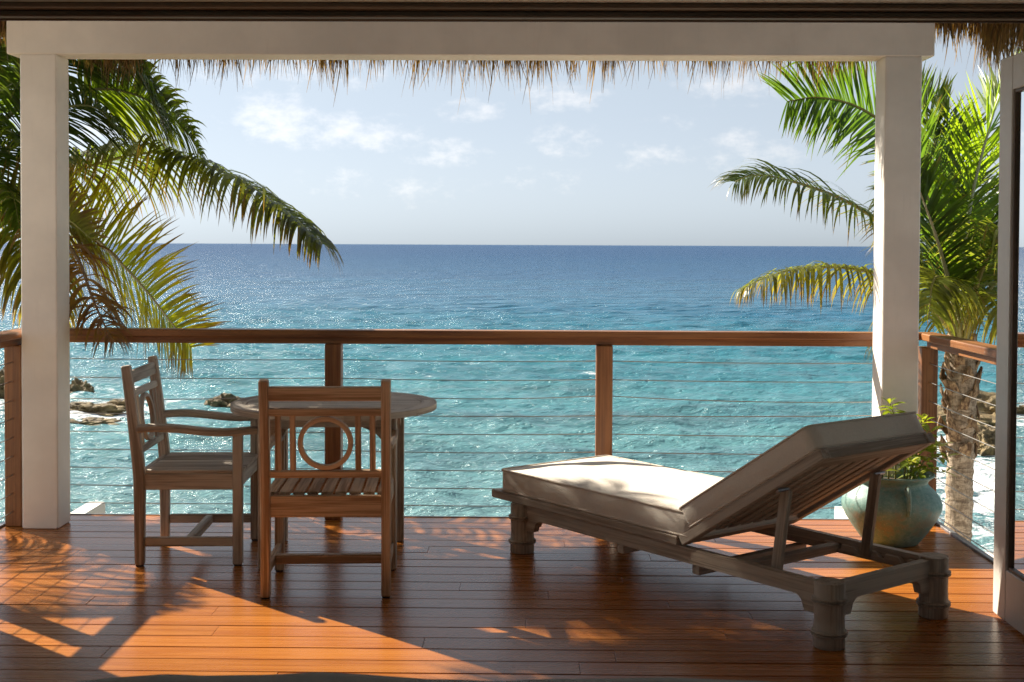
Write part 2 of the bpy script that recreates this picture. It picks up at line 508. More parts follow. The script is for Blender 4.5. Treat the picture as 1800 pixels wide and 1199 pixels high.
class MB:
    """collects the pieces of ONE part; 'gr' holds the grain coordinate, 'tint' a leaf colour"""
    def __init__(self):
        self.v, self.f, self.gr, self.tint = [], [], [], []

    def sweep(self, pts, w, t, up=(0, 0, 1), ch=0.003, scale=None):
        """chamfered rectangular section along a polyline; w across, t along 'up'"""
        pts = [V(p) for p in pts]
        n = len(pts)
        upv = V(up)
        run = 0.0
        base0 = len(self.v)
        for i, p in enumerate(pts):
            d = (pts[min(i + 1, n - 1)] - pts[max(i - 1, 0)]).normalized()
            side = d.cross(upv).normalized()
            top = side.cross(d).normalized()
            if i: run += (p - pts[i - 1]).length
            sc = scale[i] if scale else (1, 1)
            a, c = w / 2 * sc[0], t / 2 * sc[1]
            k = min(ch, a * .8, c * .8)
            for x, z in ((-a + k, -c), (a - k, -c), (a, -c + k), (a, c - k), (a - k, c), (-a + k, c), (-a, c - k), (-a, -c + k)):
                self.v.append(p + side * x + top * z)
                self.gr.append((run, x, z))
        # end rings pulled in for the chamfer
        for i in range(n - 1):
            b0, b1 = base0 + i * 8, base0 + (i + 1) * 8
            for j in range(8):
                self.f.append((b0 + j, b0 + (j + 1) % 8, b1 + (j + 1) % 8, b1 + j))
        for i, sgn in ((0, 1), (n - 1, -1)):
            d = (pts[1] - pts[0]).normalized() if i == 0 else (pts[-1] - pts[-2]).normalized()
            ring = [base0 + i * 8 + j for j in range(8)]
            cen = sum((self.v[r] for r in ring), V((0, 0, 0))) / 8
            nb = len(self.v)
            for r in ring:
                q = self.v[r]
                dirn = (cen - q)
                self.v.append(q + dirn.normalized() * min(ch, dirn.length * .5) - d * sgn * ch)
                self.gr.append(self.gr[r])
            for j in range(8):
                a_, b_ = ring[j], ring[(j + 1) % 8]
                c_, d_ = nb + (j + 1) % 8, nb + j
                self.f.append((b_, a_, d_, c_) if sgn == 1 else (a_, b_, c_, d_))
            self.f.append(tuple(nb + j for j in (range(7, -1, -1) if sgn == 1 else range(8))))
        return self

    def bar(self, p0, p1, w, t, up=(0, 0, 1), ch=0.003):
        d = (V(p1) - V(p0)).normalized()
        return self.sweep([V(p0) + d * ch, V(p1) - d * ch], w, t, up, ch)

    def box(self, x0, x1, y0, y1, z0, z1, axis='x', ch=0.003):
        cx, cy, cz = (x0 + x1) / 2, (y0 + y1) / 2, (z0 + z1) / 2
        if axis == 'x': return self.bar((x0, cy, cz), (x1, cy, cz), y1 - y0, z1 - z0, (0, 0, 1), ch)
        if axis == 'y': return self.bar((cx, y0, cz), (cx, y1, cz), x1 - x0, z1 - z0, (0, 0, 1), ch)
        return self.bar((cx, cy, z0), (cx, cy, z1), x1 - x0, y1 - y0, (0, 1, 0), ch)

    def tube(self, pts, r, seg=8, taper=None, tint=None, cap=True):
        pts = [V(p) for p in pts]
        n = len(pts)
        base = len(self.v)
        ref = V((0, 0, 1)) if abs((pts[-1] - pts[0]).normalized().z) < 0.9 else V((0, 1, 0))
        run = 0
        for i, p in enumerate(pts):
            d = (pts[min(i + 1, n - 1)] - pts[max(i - 1, 0)]).normalized()
            a = d.cross(ref).normalized()
            c = a.cross(d)
            if i: run += (p - pts[i - 1]).length
            rr = r * (taper[i] if taper else 1)
            for j in range(seg):
                th = 2 * math.pi * j / seg
                self.v.append(p + a * math.cos(th) * rr + c * math.sin(th) * rr)
                self.gr.append((run, math.cos(th) * rr, math.sin(th) * rr))
                if tint: self.tint.append(tint)
        for i in range(n - 1):
            for j in range(seg):
                self.f.append((base + i * seg + j, base + i * seg + (j + 1) % seg, base + (i + 1) * seg + (j + 1) % seg, base + (i + 1) * seg + j))
        if cap:
            self.f.append(tuple(base + j for j in reversed(range(seg))))
            self.f.append(tuple(base + (n - 1) * seg + j for j in range(seg)))
        return self

    def lathe(self, prof, seg=32, cx=0, cy=0, jitter=None):
        base = len(self.v)
        for i, (r, z) in enumerate(prof):
            for j in range(seg):
                th = 2 * math.pi * j / seg
                rr = r if jitter is None else r * (1 + jitter(th, z))
                self.v.append(V((cx + math.cos(th) * rr, cy + math.sin(th) * rr, z)))
                self.gr.append((z, rr * math.cos(th), rr * math.sin(th)))
        n = len(prof)
        for i in range(n - 1):
            for j in range(seg):
                self.f.append((base + i * seg + j, base + i * seg + (j + 1) % seg, base + (i + 1) * seg + (j + 1) % seg, base + (i + 1) * seg + j))
        self.f.append(tuple(base + j for j in reversed(range(seg))))
        self.f.append(tuple(base + (n - 1) * seg + j for j in range(seg)))
        return self

    def poly_prism(self, poly, z0, z1, ch=0.002):
        """flat polygon (x, y) extruded in z with a small top chamfer; grain along x"""
        base = len(self.v)
        n = len(poly)
        cx = sum(p[0] for p in poly) / n
        cy = sum(p[1] for p in poly) / n
        def inset(p):
            dx, dy = cx - p[0], cy - p[1]
            L = math.hypot(dx, dy) or 1
            return p[0] + dx / L * ch, p[1] + dy / L * ch
        for z, ins in ((z0, 0), (z1 - ch, 0), (z1, 1)):
            for p in poly:
                q = inset(p) if ins else p
                self.v.append(V((q[0], q[1], z)))
                self.gr.append((q[0], q[1], z))
        for k in range(2):
            for j in range(n):
                self.f.append((base + k * n + j, base + k * n + (j + 1) % n, base + (k + 1) * n + (j + 1) % n, base + (k + 1) * n + j))
        self.f.append(tuple(base + j for j in reversed(range(n))))
        self.f.append(tuple(base + 2 * n + j for j in range(n)))
        return self

    def mesh(self, name, smooth=False):
        me = bpy.data.meshes.new(name)
        me.from_pydata([tuple(p) for p in self.v], [], self.f)
        if len(self.gr) == len(self.v) and self.gr:
            a = me.attributes.new('gr', 'FLOAT_VECTOR', 'POINT')
            a.data.foreach_set('vector', [c for g in self.gr for c in g])
        if len(self.tint) == len(self.v) and self.tint:
            a = me.attributes.new('tint', 'FLOAT_COLOR', 'POINT')
            a.data.foreach_set('color', [c for g in self.tint for c in (*g, 1.0)])
        if smooth:
            me.polygons.foreach_set('use_smooth', [True] * len(me.polygons))
        me.update()
        return me

    def build(self, name, mat, parent=None, smooth=False):
        me = self.mesh(name, smooth)
        me.materials.append(M[mat])
        o = bpy.data.objects.new(name, me)
        COL.objects.link(o)
        o.parent = parent
        return o


def catmull(pts, n):
    pts = [V(p) for p in pts]
    P = [pts[0] * 2 - pts[1]] + pts + [pts[-1] * 2 - pts[-2]]
    out = []
    segs = len(pts) - 1
    for i in range(n + 1):
        u = i / n * segs
        k = min(int(u), segs - 1)
        t = u - k
        a, b_, c, d = P[k], P[k + 1], P[k + 2], P[k + 3]
        out.append(0.5 * ((2 * b_) + (c - a) * t + (2 * a - 5 * b_ + 4 * c - d) * t * t + (3 * b_ - a - 3 * c + d) * t ** 3))
    return out


# ------------------------------------------------------------------ sea, shore
SEA_Z = -5.5


def build_sea():
    ny, nx = 720, 560
    ys = 17.0 * (190.0 / 17.0) ** (np.arange(ny) / (ny - 1))
    xs = np.linspace(-1, 1, nx)
    Y = np.repeat(ys[:, None], nx, 1)
    X = xs[None, :] * (0.62 * Y + 9.0)
    Z = np.zeros_like(X)
    DX = np.zeros_like(X)
    DY = np.zeros_like(X)
    wind = math.radians(250)
    rng = np.random.default_rng(5)
    for lam, amp, cnt, spread in ((9.0, .022, 6, .5), (5.0, .028, 8, .6), (2.8, .028, 12, .8), (1.5, .020, 16, .9), (0.8, .011, 16, 1.0)):
        for _ in range(cnt):
            l = lam * rng.uniform(.75, 1.3)
            a = amp * rng.uniform(.5, 1.2) / math.sqrt(cnt) * 2.2
            th = wind + rng.normal(0, spread)
            k = 2 * math.pi / l
            ph = rng.uniform(0, 6.28)
            fade = np.clip((l * 105 - Y) / (l * 45), 0, 1)
            arg = k * (X * math.cos(th) + Y * math.sin(th)) + ph
            Z += a * np.cos(arg) * fade
            DX -= 0.75 * a * math.cos(th) * np.sin(arg) * fade
            DY -= 0.75 * a * math.sin(th) * np.sin(arg) * fade
    edge = np.clip((186 - Y) / 50, 0, 1)
    Z *= edge
    foam = np.zeros_like(X)
    for fx, fy, fr, w in FOAM:
        d = np.hypot((X - fx), (Y - fy) * 0.8) / fr
        foam = np.maximum(foam, w * np.clip(1.15 - d, 0, 1))
    X2, Y2 = X + DX * edge, Y + DY * edge
    co = np.stack([X2, Y2, Z + SEA_Z], -1).reshape(-1, 3)
    idx = np.arange(ny * nx).reshape(ny, nx)
    q = np.stack([idx[:-1, :-1], idx[:-1, 1:], idx[1:, 1:], idx[1:, :-1]], -1).reshape(-1, 4)
    # the open sea out to the horizon, a hand below the troughs
    far = np.array([(-40000, -300, SEA_Z - .3), (40000, -300, SEA_Z - .3), (40000, 45000, SEA_Z - .3), (-40000, 45000, SEA_Z - .3)], float)
    n0 = len(co)
    co = np.concatenate([co, far])
    me = bpy.data.meshes.new('sea')
    nq = len(q) + 1
    loops = np.concatenate([q.reshape(-1), np.array([n0, n0 + 1, n0 + 2, n0 + 3])])
    me.vertices.add(len(co))
    me.vertices.foreach_set('co', co.reshape(-1))
    me.loops.add(len(loops))
    me.loops.foreach_set('vertex_index', loops)
    me.polygons.add(nq)
    me.polygons.foreach_set('loop_start', np.arange(nq) * 4)
    me.polygons.foreach_set('loop_total', np.full(nq, 4))
    me.update(calc_edges=True)
    me.polygons.foreach_set('use_smooth', [True] * nq)
    a = me.attributes.new('foam', 'FLOAT', 'POINT')
    a.data.foreach_set('value', np.concatenate([foam.reshape(-1), np.zeros(4)]))
    me.validate()
    me.materials.append(M['sea'])
    o = bpy.data.objects.new('sea', me)
    COL.objects.link(o)
    return tag(o, 'turquoise sea running out to deep blue at the horizon', 'sea', kind='structure')


FOAM = [(-18.5, 53, 6.5, .8), (-22, 60, 8, .6), (-25, 58, 8, .75), (-14, 55, 4.0, .5), (-27, 47, 8, .55), (-20, 45, 7, .3), (-17, 64, 10, .28), (-17, 75, 10, .22),
        (16.5, 45, 7, .8), (15.5, 38, 8, .95), (14.5, 33, 7, .95), (19, 40, 9, .9), (-9, 39, 10, .13), (3, 36, 12, .14), (12, 46, 6, .42), (7, 42, 6, .2), (17, 31, 6, .9)]
for _ in range(46):
    yy = RNG.uniform(60, 180)
    FOAM.append((RNG.uniform(-.4, .4) * yy, yy, RNG.uniform(.5, 1.3), RNG.uniform(.35, .65)))
build_sea()


def rock(loc, size, seed, label, rz=0.0, rough=0.42):
    bm = bmesh.new()
    bmesh.ops.create_icosphere(bm, subdivisions=5, radius=1)
    for v in bm.verts:
        d = v.co.normalized()
        n = noise.fractal(d * 1.7 + V((seed * 7.3, seed, 0)), 0.8, 2.1, 6) * rough
        rg = abs(noise.noise(d * 4.1 + V((seed, 3, 1)))) * 0.28
        v.co = d * (1 + n - rg)
        v.co = V((v.co.x * size[0], v.co.y * size[1], v.co.z * size[2]))
    me = bpy.data.meshes.new('shore_rock')
    bm.to_mesh(me)
    bm.free()
    me.materials.append(M['rock'])
    o = bpy.data.objects.new('shore_rock', me)
    COL.objects.link(o)
    o.location = loc
    o.rotation_euler = (0, 0, rz)
    return tag(o, label, 'rock', 'rocks along the waterline')


rock((-18.4, 53.6, SEA_Z - .05), (1.35, .8, .34), 1, 'long low brown rock awash beside the white column, the upper of two')
rock((-17.4, 55.0, SEA_Z - .1), (.7, .6, .36), 2, 'small brown rock at the tip of the upper low reef beside the white column')
rock((-17.3, 49.6, SEA_Z - .1), (1.45, .7, .30), 3, 'long low brown rock awash beside the white column, the lower of two', .2)
rock((-19.2, 49.9, SEA_Z - .1), (1.0, .8, .42), 4, 'brown rock lump at the inner end of the lower reef beside the white column')
rock((-13.0, 55.2, SEA_Z - .1), (.85, .8, .62), 5, 'small brown rock in the water just over the round table edge')
rock((-23.6, 59.5, SEA_Z - .1), (1.9, 1.7, 1.4), 6, 'dark boulder in the surf seen left of the white column')
rock((-21.0, 59.5, SEA_Z - .1), (.7, .7, .7), 7, 'dark boulder just peeping out beside the inner edge of the white column')
rock((-25.4, 51.0, SEA_Z - .1), (1.7, 1.5, 1.0), 12, 'brown boulder in the surf near the post of the side railing')
rock((19.0, 50.5, SEA_Z), (3.4, 2.2, 1.15), 8, 'broad sunlit brown rock ledge behind the palm trunk')
rock((15.9, 43.8, SEA_Z), (1.0, 1.0, .8), 9, 'grey brown boulder in white surf just beside the palm trunk')
rock((16.6, 46.4, SEA_Z - .1), (1.1, 1.1, .7), 10, 'boulder between the palm trunk and the broad sunlit ledge')
rock((15.6, 41.0, SEA_Z - .15), (.7, .6, .4), 11, 'smallest rock in the white surf beside the palm trunk')

# ground: the bluff below the house, falling to the shore (below the line of sight over the deck edge)
gm = MB()
nxg, nyg = 50, 44
for j in range(nyg):
    for i in range(nxg):
        x = -30 + 60 * i / (nxg - 1)
        y = -14 + 38 * j / (nyg - 1)
        t = max(0.0, min(1.0, (y - 9.5) / 12.0))
        z = -1.5 - 5.2 * t ** 1.1 + noise.fractal(V((x * .25, y * .25, 3)), 1, 2, 4) * (.35 if y > 3 else .05)
        side = max(0.0, (abs(x + .3) - 9) / 16)
        z -= min(1, side) * 1.2
        gm.v.append(V((x, y, z)))
for j in range(nyg - 1):
    for i in range(nxg - 1):
        a = j * nxg + i
        gm.f.append((a, a + 1, a + 1 + nxg, a + nxg))
tag(gm.build('ground', 'ground', None, True), kind='structure')

# low white terrace walls beyond the deck
w = MB().box(-3.105, -2.985, 7.45, 9.0, -1.9, -.275, 'y', .006)
tag(w.build('terrace_wall', 'terrace'), 'low white plaster wall below the deck beside the left white column', 'wall')
w = MB().box(2.17, 2.29, 7.45, 9.0, -1.9, -.272, 'y', .006)
tag(w.build('terrace_wall', 'terrace'), 'low white plaster wall below the deck behind the green pot', 'wall')
w = MB().box(2.36, 3.7, 4.5, 8.17, -1.9, -.385, 'y', .01)
tag(w.build('terrace_ledge', 'terrace'), 'pale terrace ledge at the foot of the palm trunk outside the side railing', 'ledge')

# ------------------------------------------------------------------ deck
DX0, DX1 = -2.87, 2.30
deck = MB().box(DX0, DX1, 4.36, 7.262, -.2, -.034, 'x', .004).build('deck', 'subfloor')
tag(deck, kind='structure')
ROW, GAP = 0.14, 0.0062
JOINTS = {0: (-1.2, .9), 1: (.4,), 2: (-.7, 1.6), 3: (1.0,), 4: (-1.7, .2), 5: (-.5, 1.3), 6: (.62,), 7: (-1.3, 1.75), 8: (.04, ), 9: (.45,), 10: (-.3, 1.5),
          11: (.1, ), 12: (.62, -1.9), 13: (-1.32, .95), 14: (.0, 1.7), 15: (-1.25, .8), 16: (-.4, 1.4), 17: (-1.6, .34), 18: (.2,), 19: (-.9, 1.1), 20: (.5,)}
edge_y = 6.995 + 2 * ROW
for r in range(21):
    y1 = edge_y - r * ROW - GAP / 2
    y0 = y1 - ROW + GAP
    if r == 0: y1 = edge_y
    cuts = [DX0] + sorted(JOINTS.get(r, ())) + [DX1]
    for a, c in zip(cuts[:-1], cuts[1:]):
        dz = random.uniform(-.0012, .0012)
        mb = MB().box(a + .0008, c - .0008, y0, y1, -.03 + dz, dz, 'x', .0016)
        mb.build('board', 'deck', deck)
# grey metal trim along the deck's outer edges
tr_ = MB().box(DX0, DX1, 7.2785, 7.292, -.06, .004, 'x', .001).build('edge_trim', 'alu', deck)
tr_ = MB().box(DX1 + .001, DX1 + .03, 4.4, 7.292, -.08, .012, 'y', .002).build('edge_trim', 'alu', deck)
tr_ = MB().box(DX0 - .03, DX0 - .001, 4.4, 7.292, -.08, .012, 'y', .002).build('edge_trim', 'alu', deck)

# ------------------------------------------------------------------ posts and beam
CLX, CRX, CY, CW = -2.647, 2.01, 7.0, .196
frame = thing('veranda_frame', (0, 0, 0), 0, 'white painted timber posts and beam framing the sea view', 'veranda frame')
for cx in (CLX, CRX):
    MB().box(cx - CW / 2, cx + CW / 2, CY - CW / 2, CY + CW / 2, .001, 2.5765, 'z', .006).build('column', 'white', frame)
MB().box(-2.815, 2.172, CY - CW / 2 - .003, CY + CW / 2 + .003, 2.577, 2.87, 'x', .005).build('beam', 'white', frame)

# ------------------------------------------------------------------ railings
CABLE_Z = (.905, .80, .695, .595, .492, .389, .287, .185, .084)


def cable(parent, p0, p1, sag, r=.0026):
    n = 14
    pts = []
    for i in range(n + 1):
        t = i / n
        p = V(p0).lerp(V(p1), t)
        p.z -= sag * 4 * t * (1 - t)
        pts.append(p)
    MB().tube(pts, r, 6).build('cable', 'steel', parent, True)


RY = 7.222
fr_ = thing('front_railing', (0, RY, 0), 0, 'brown timber railing with steel cables across the sea front of the deck', 'railing')
POSTS = (-1.093, .436)
MB().box(-2.875, 2.305, -.055, .055, 1.036, 1.076, 'x', .005).build('top_rail', 'rail', fr_)
MB().box(-2.80, 2.20, -.02, .02, .996, 1.0355, 'x', .003).build('lower_rail', 'rail', fr_)
for px in POSTS:
    MB().box(px - .046, px + .046, -.045, .045, .001, .9955, 'z', .004).build('post', 'rail', fr_)
for k, z in enumerate(CABLE_Z):
    xs_ = (-2.80,) + POSTS + (2.255,)
    for i in range(3):
        sag = (.003, .006, .004)[i] + random.uniform(0, .004)
        z0 = z1 = z
        if k == 2:
            z0, z1 = (z - .012, z + .012)[i > 0], (z + .012 if i < 2 else z - .004)
            sag = .02
        if k == 3 and i == 2:
            z1 = z + .018
        cable(fr_, (xs_[i] + .046 * (i > 0), 0, z0), (xs_[i + 1] - .046 * (i < 2), 0, z1), sag)


def side_railing(x, label, posts, y_near):
    t = thing('side_railing', (x, 0, 0), 0, label, 'railing')
    MB().box(-.055, .055, y_near, RY - .056, 1.036, 1.076, 'y', .005).build('top_rail', 'rail', t)
    MB().box(-.02, .02, y_near, RY - .05, .996, 1.0355, 'y', .003).build('lower_rail', 'rail', t)
    for py in posts:
        MB().box(-.046, .046, py - .046, py + .046, .001, .9955, 'z', .004).build('post', 'rail', t)
    for z in CABLE_Z:
        pp = list(posts)
        for a, c in zip(pp[:-1], pp[1:]):
            cable(t, (0, a - .046, z), (0, c + .046, z), random.uniform(.003, .009))
        cable(t, (0, pp[-1] - .046, z), (0, y_near, z), random.uniform(.003, .008))
    return t


side_railing(-2.815, 'brown timber side railing with steel cables beside the left column and wooden chairs', (7.0, 5.84), 4.5)
side_railing(2.255, 'brown timber side railing with steel cables behind the green pot and glass door', (7.222, 5.75), 4.5)

# ------------------------------------------------------------------ house: door head, walls and room behind the camera
house = thing('house', (0, 4.5, 0), 0, 'house room with dark timber door head across the top of the view', 'house')


def hp(name, mat, *b_, axis='x', ch=.004):
    return MB().box(*b_, axis, ch).build(name, mat, house)


OX0, OX1 = -2.70, 2.06          # door opening
hp('wall', 'room', -3.6, OX0 - .05, -.09, .06, 0, 2.9, axis='z')
hp('wall', 'room', OX1 + .05, 3.6, -.09, .06, 0, 2.9, axis='z')
hp('wall', 'room', OX0 - .05, OX1 + .05, -.09, .06, 2.46, 2.9)
hp('door_head', 'doorpaint', OX0, OX1, -.13, .02, 2.396, 2.458)
hp('door_head', 'dark_timber', OX0, OX1, -.06, .045, 2.378, 2.3955)
hp('door_track', 'dark_timber', OX0, OX1, .0, .05, 2.355, 2.3775)
hp('door_track', 'dark_timber', OX0, OX1, .048, .062, 2.349, 2.394)
hp('jamb', 'doorpaint', OX0 - .05, OX0, -.10, .07, 0, 2.459, axis='z')
hp('jamb', 'doorpaint', OX1, OX1 + .05, -.10, .07, 0, 2.459, axis='z')
hp('wall', 'room', -3.6, -3.45, -6.4, -.092, 0, 2.9, axis='y')
hp('wall', 'room', 3.45, 3.6, -6.4, -.092, 0, 2.9, axis='y')
hp('wall', 'room', -3.6, -1.8, -6.55, -6.402, 0, 2.9, axis='z')
hp('wall', 'room', 1.8, 3.6, -6.55, -6.402, 0, 2.9, axis='z')
hp('wall', 'room', -1.799, 1.799, -6.55, -6.402, 0, .6)  # sill of an unseen rear opening, added to brighten surfaces that face the camera
hp('wall', 'room', -1.799, 1.799, -6.55, -6.402, 2.4, 2.9)
hp('ceiling', 'room', -3.6, 3.6, -6.55, .06, 2.902, 2.98)
hp('floor', 'roomfloor', -3.6, 3.6, -6.55, -.145, -.2, -.004)


# ------------------------------------------------------------------ glass doors
def glass_door(x, y0, y1, label, st=.15):
    t = thing('glass_door', (x, y0, 0), 0, label, 'door')
    L = y1 - y0
    H = 2.345
    MB().box(-.022, .022, L - st, L, .012, H, 'z', .004).build('stile', 'doorpaint', t)
    MB().box(-.022, .022, 0, st, .012, H, 'z', .004).build('stile', 'doorpaint', t)
    MB().box(-.0215, .0215, st + .001, L - st - .001, .012, .225, 'y', .003).build('bottom_rail', 'doorpaint', t)
    MB().box(-.0215, .0215, st + .001, L - st - .001, H - .14, H, 'y', .003).build('top_rail', 'doorpaint', t)
    for nm, bx, ax in (('glazing_bead', (-.015, .015, st + .001, st + .014, .226, H - .141), 'z'),
                       ('glazing_bead', (-.015, .015, L - st - .014, L - st - .001, .226, H - .141), 'z'),
                       ('glazing_bead', (-.015, .015, st + .015, L - st - .015, .226, .239), 'y'),
                       ('glazing_bead', (-.015, .015, st + .015, L - st - .015, H - .154, H - .141), 'y')):
        MB().box(*bx, ax, .002).build(nm, 'dark_timber', t)
    MB().box(-.003, .003, st + .012, L - st - .012, .236, H - .151, 'z', .0005).build('pane', 'glass', t)
    return t


glass_door(2.005, 4.57, 5.425, 'pale painted glass door standing open at the right edge, beside the lounger', .14)
glass_door(-2.76, 4.57, 5.60, 'pale painted glass door folded open outside the left edge of the view', .17)

# ------------------------------------------------------------------ thatched roof
roof = thing('thatched_roof', (0, 0, 0), 0, 'thatched roof whose ragged straw fringe hangs below the white beam', 'roof')
RX0, RX1, REY, REZ = -3.22, 2.68, 7.56, 2.92
mb = MB()
prof = [(REY, REZ), (REY - .03, REZ + .16), (2.6, 5.0), (-2.4, 2.95), (-2.35, 2.8), (2.6, 4.75)]
prof = [(REY, REZ), (REY, REZ + .16), (2.3, 5.05), (-2.4, 3.2), (-2.4, 3.03), (2.3, 4.88)]
for x in (RX0, RX1):
    for y, z in prof:
        mb.v.append(V((x, y, z)))
n = len(prof)
for j in range(n):
    mb.f.append((j, (j + 1) % n, n + (j + 1) % n, n + j))
mb.f += [(0, 1, 2, 5), (5, 2, 3, 4), (n, n + 5, n + 2, n + 1), (n + 5, n + 4, n + 3, n + 2)]
mb.tint = [(0.22, 0.14, 0.07)] * len(mb.v)
mb.build('thatch', 'straw', roof)


def strands(mb, n, p_of, lengths, spread, wmin=.006, wmax=.016):
    for _ in range(n):
        p = p_of()
        L = lengths()
        w = random.uniform(wmin, wmax)
        a = random.uniform(0, math.pi)
        sx, sy = math.cos(a) * w / 2, math.sin(a) * w / 2
        lx, ly = random.gauss(0, spread) * L, random.gauss(0, spread) * L
        cx, cy = random.gauss(0, spread * .7) * L, random.gauss(0, spread * .7) * L
        k = random.random()
        c0 = (.26 + .16 * k, .155 + .105 * k, .07 + .06 * k)
        if random.random() < .25: c0 = (.13, .08, .04)
        b0 = len(mb.v)
        for i in range(5):
            t = i / 4
            q = V((p[0] + lx * t + cx * t * t, p[1] + ly * t + cy * t * t, p[2] - L * t))
            ww = (1 - t ** 2.2 * .9)
            mb.v += [q + V((-sx, -sy, 0)) * ww, q + V((sx, sy, 0)) * ww]
            mb.tint += [tuple(c * (1 - .25 * t) for c in c0)] * 2
        for i in range(4):
            mb.f.append((b0 + 2 * i, b0 + 2 * i + 1, b0 + 2 * i + 3, b0 + 2 * i + 2))


fringe = MB()


def clump_len(mean):
    return lambda: max(.05, random.gauss(mean, .05)) + (random.random() < .10) * random.uniform(.05, .16)


clumps = [(random.uniform(RX0, RX1), random.gauss(0, .028) + (random.random() < .2) * .05) for _ in range(150)]


def front_p():
    if random.random() < .5:
        cx, dz = random.choice(clumps)
        x = cx + random.gauss(0, .018)
    else:
        x, dz = random.uniform(RX0, RX1), random.gauss(0, .03)
    x = min(max(x, RX0), RX1)
    front_p.dz = dz
    front_p.k = 1.0 if -2.62 < x < 2.02 else .5
    return (x, REY + random.uniform(-.06, .02), REZ + random.uniform(-.02, .05))


front_p.dz = 0
front_p.k = 1.0
strands(fringe, 4600, front_p, lambda: front_p.k * max(.14, .315 + front_p.dz * 1.3 + random.gauss(0, .045)) + (random.random() < .05) * random.uniform(.04, .15), .09, .005, .0125)
strands(fringe, 1500, lambda: (RX1 + random.uniform(-.06, .03), random.uniform(5.0, REY), REZ + random.uniform(-.02, .06)), clump_len(.31), .1, .005, .013)
strands(fringe, 900, lambda: (RX0 + random.uniform(-.03, .06), random.uniform(5.0, REY), REZ + random.uniform(-.02, .06)), clump_len(.32), .1, .005, .013)
tag(fringe.build('fringe', 'straw', roof), kind='stuff')


# ------------------------------------------------------------------ palms
def srgb(r, g, b_):
    return tuple(((c / 255 + .055) / 1.055) ** 2.4 if c > 10 else c / 3294 for c in (r, g, b_))


STYLES = {   # leaf colour at base / tip, dry tip share, leaflet length, gravity, forward lean, roll about the midrib
    'arch':   dict(c0=(.070, .105, .018), c1=(.125, .130, .02), dry=.20, L=.72, g=.95, lean=.38, roll=15),
    'arm':    dict(c0=(.060, .105, .02), c1=(.10, .12, .025), dry=.14, L=.46, g=.55, lean=.55, roll=22),
    'yellow': dict(c0=(.24, .27, .015), c1=(.47, .37, .02), dry=.30, L=.60, g=.13, lean=.38, roll=76),
    'olive':  dict(c0=(.16, .18, .03), c1=(.26, .20, .05), dry=.36, L=.46, g=.16, lean=.7, roll=60),
    'dead':   dict(c0=(.20, .12, .05), c1=(.10, .055, .03), dry=.9, L=.34, g=1.0, lean=.5, roll=0),
    'hang':   dict(c0=(.12, .15, .02), c1=(.24, .20, .03), dry=.20, L=.58, g=1.1, lean=.4, roll=0),
    'bright': dict(c0=(.12, .18, .018), c1=(.19, .22, .02), dry=.07, L=.58, g=.45, lean=.45, roll=45),
    'dark':   dict(c0=(.050, .088, .016), c1=(.075, .105, .018), dry=.05, L=.55, g=.42, lean=.5, roll=35),
    'droopy': dict(c0=(.10, .135, .02), c1=(.18, .15, .03), dry=.20, L=.46, g=1.15, lean=.30, roll=0),
    'open':   dict(c0=(.055, .110, .02), c1=(.07, .125, .02), dry=.04, L=.60, g=.10, lean=.60, roll=72),
    'pale':   dict(c0=(.085, .135, .03), c1=(.12, .16, .04), dry=.06, L=.55, g=.06, lean=.85, roll=0),
    'lime':   dict(c0=(.15, .24, .015), c1=(.20, .29, .02), dry=.02, L=.50, g=.04, lean=1.1, roll=0),
    'darkup': dict(c0=(.045, .085, .02), c1=(.06, .10, .022), dry=.04, L=.50, g=.08, lean=.95, roll=20),
    'silver': dict(c0=(.13, .16, .035), c1=(.17, .19, .05), dry=.12, L=.48, g=.8, lean=.6, roll=20),
}


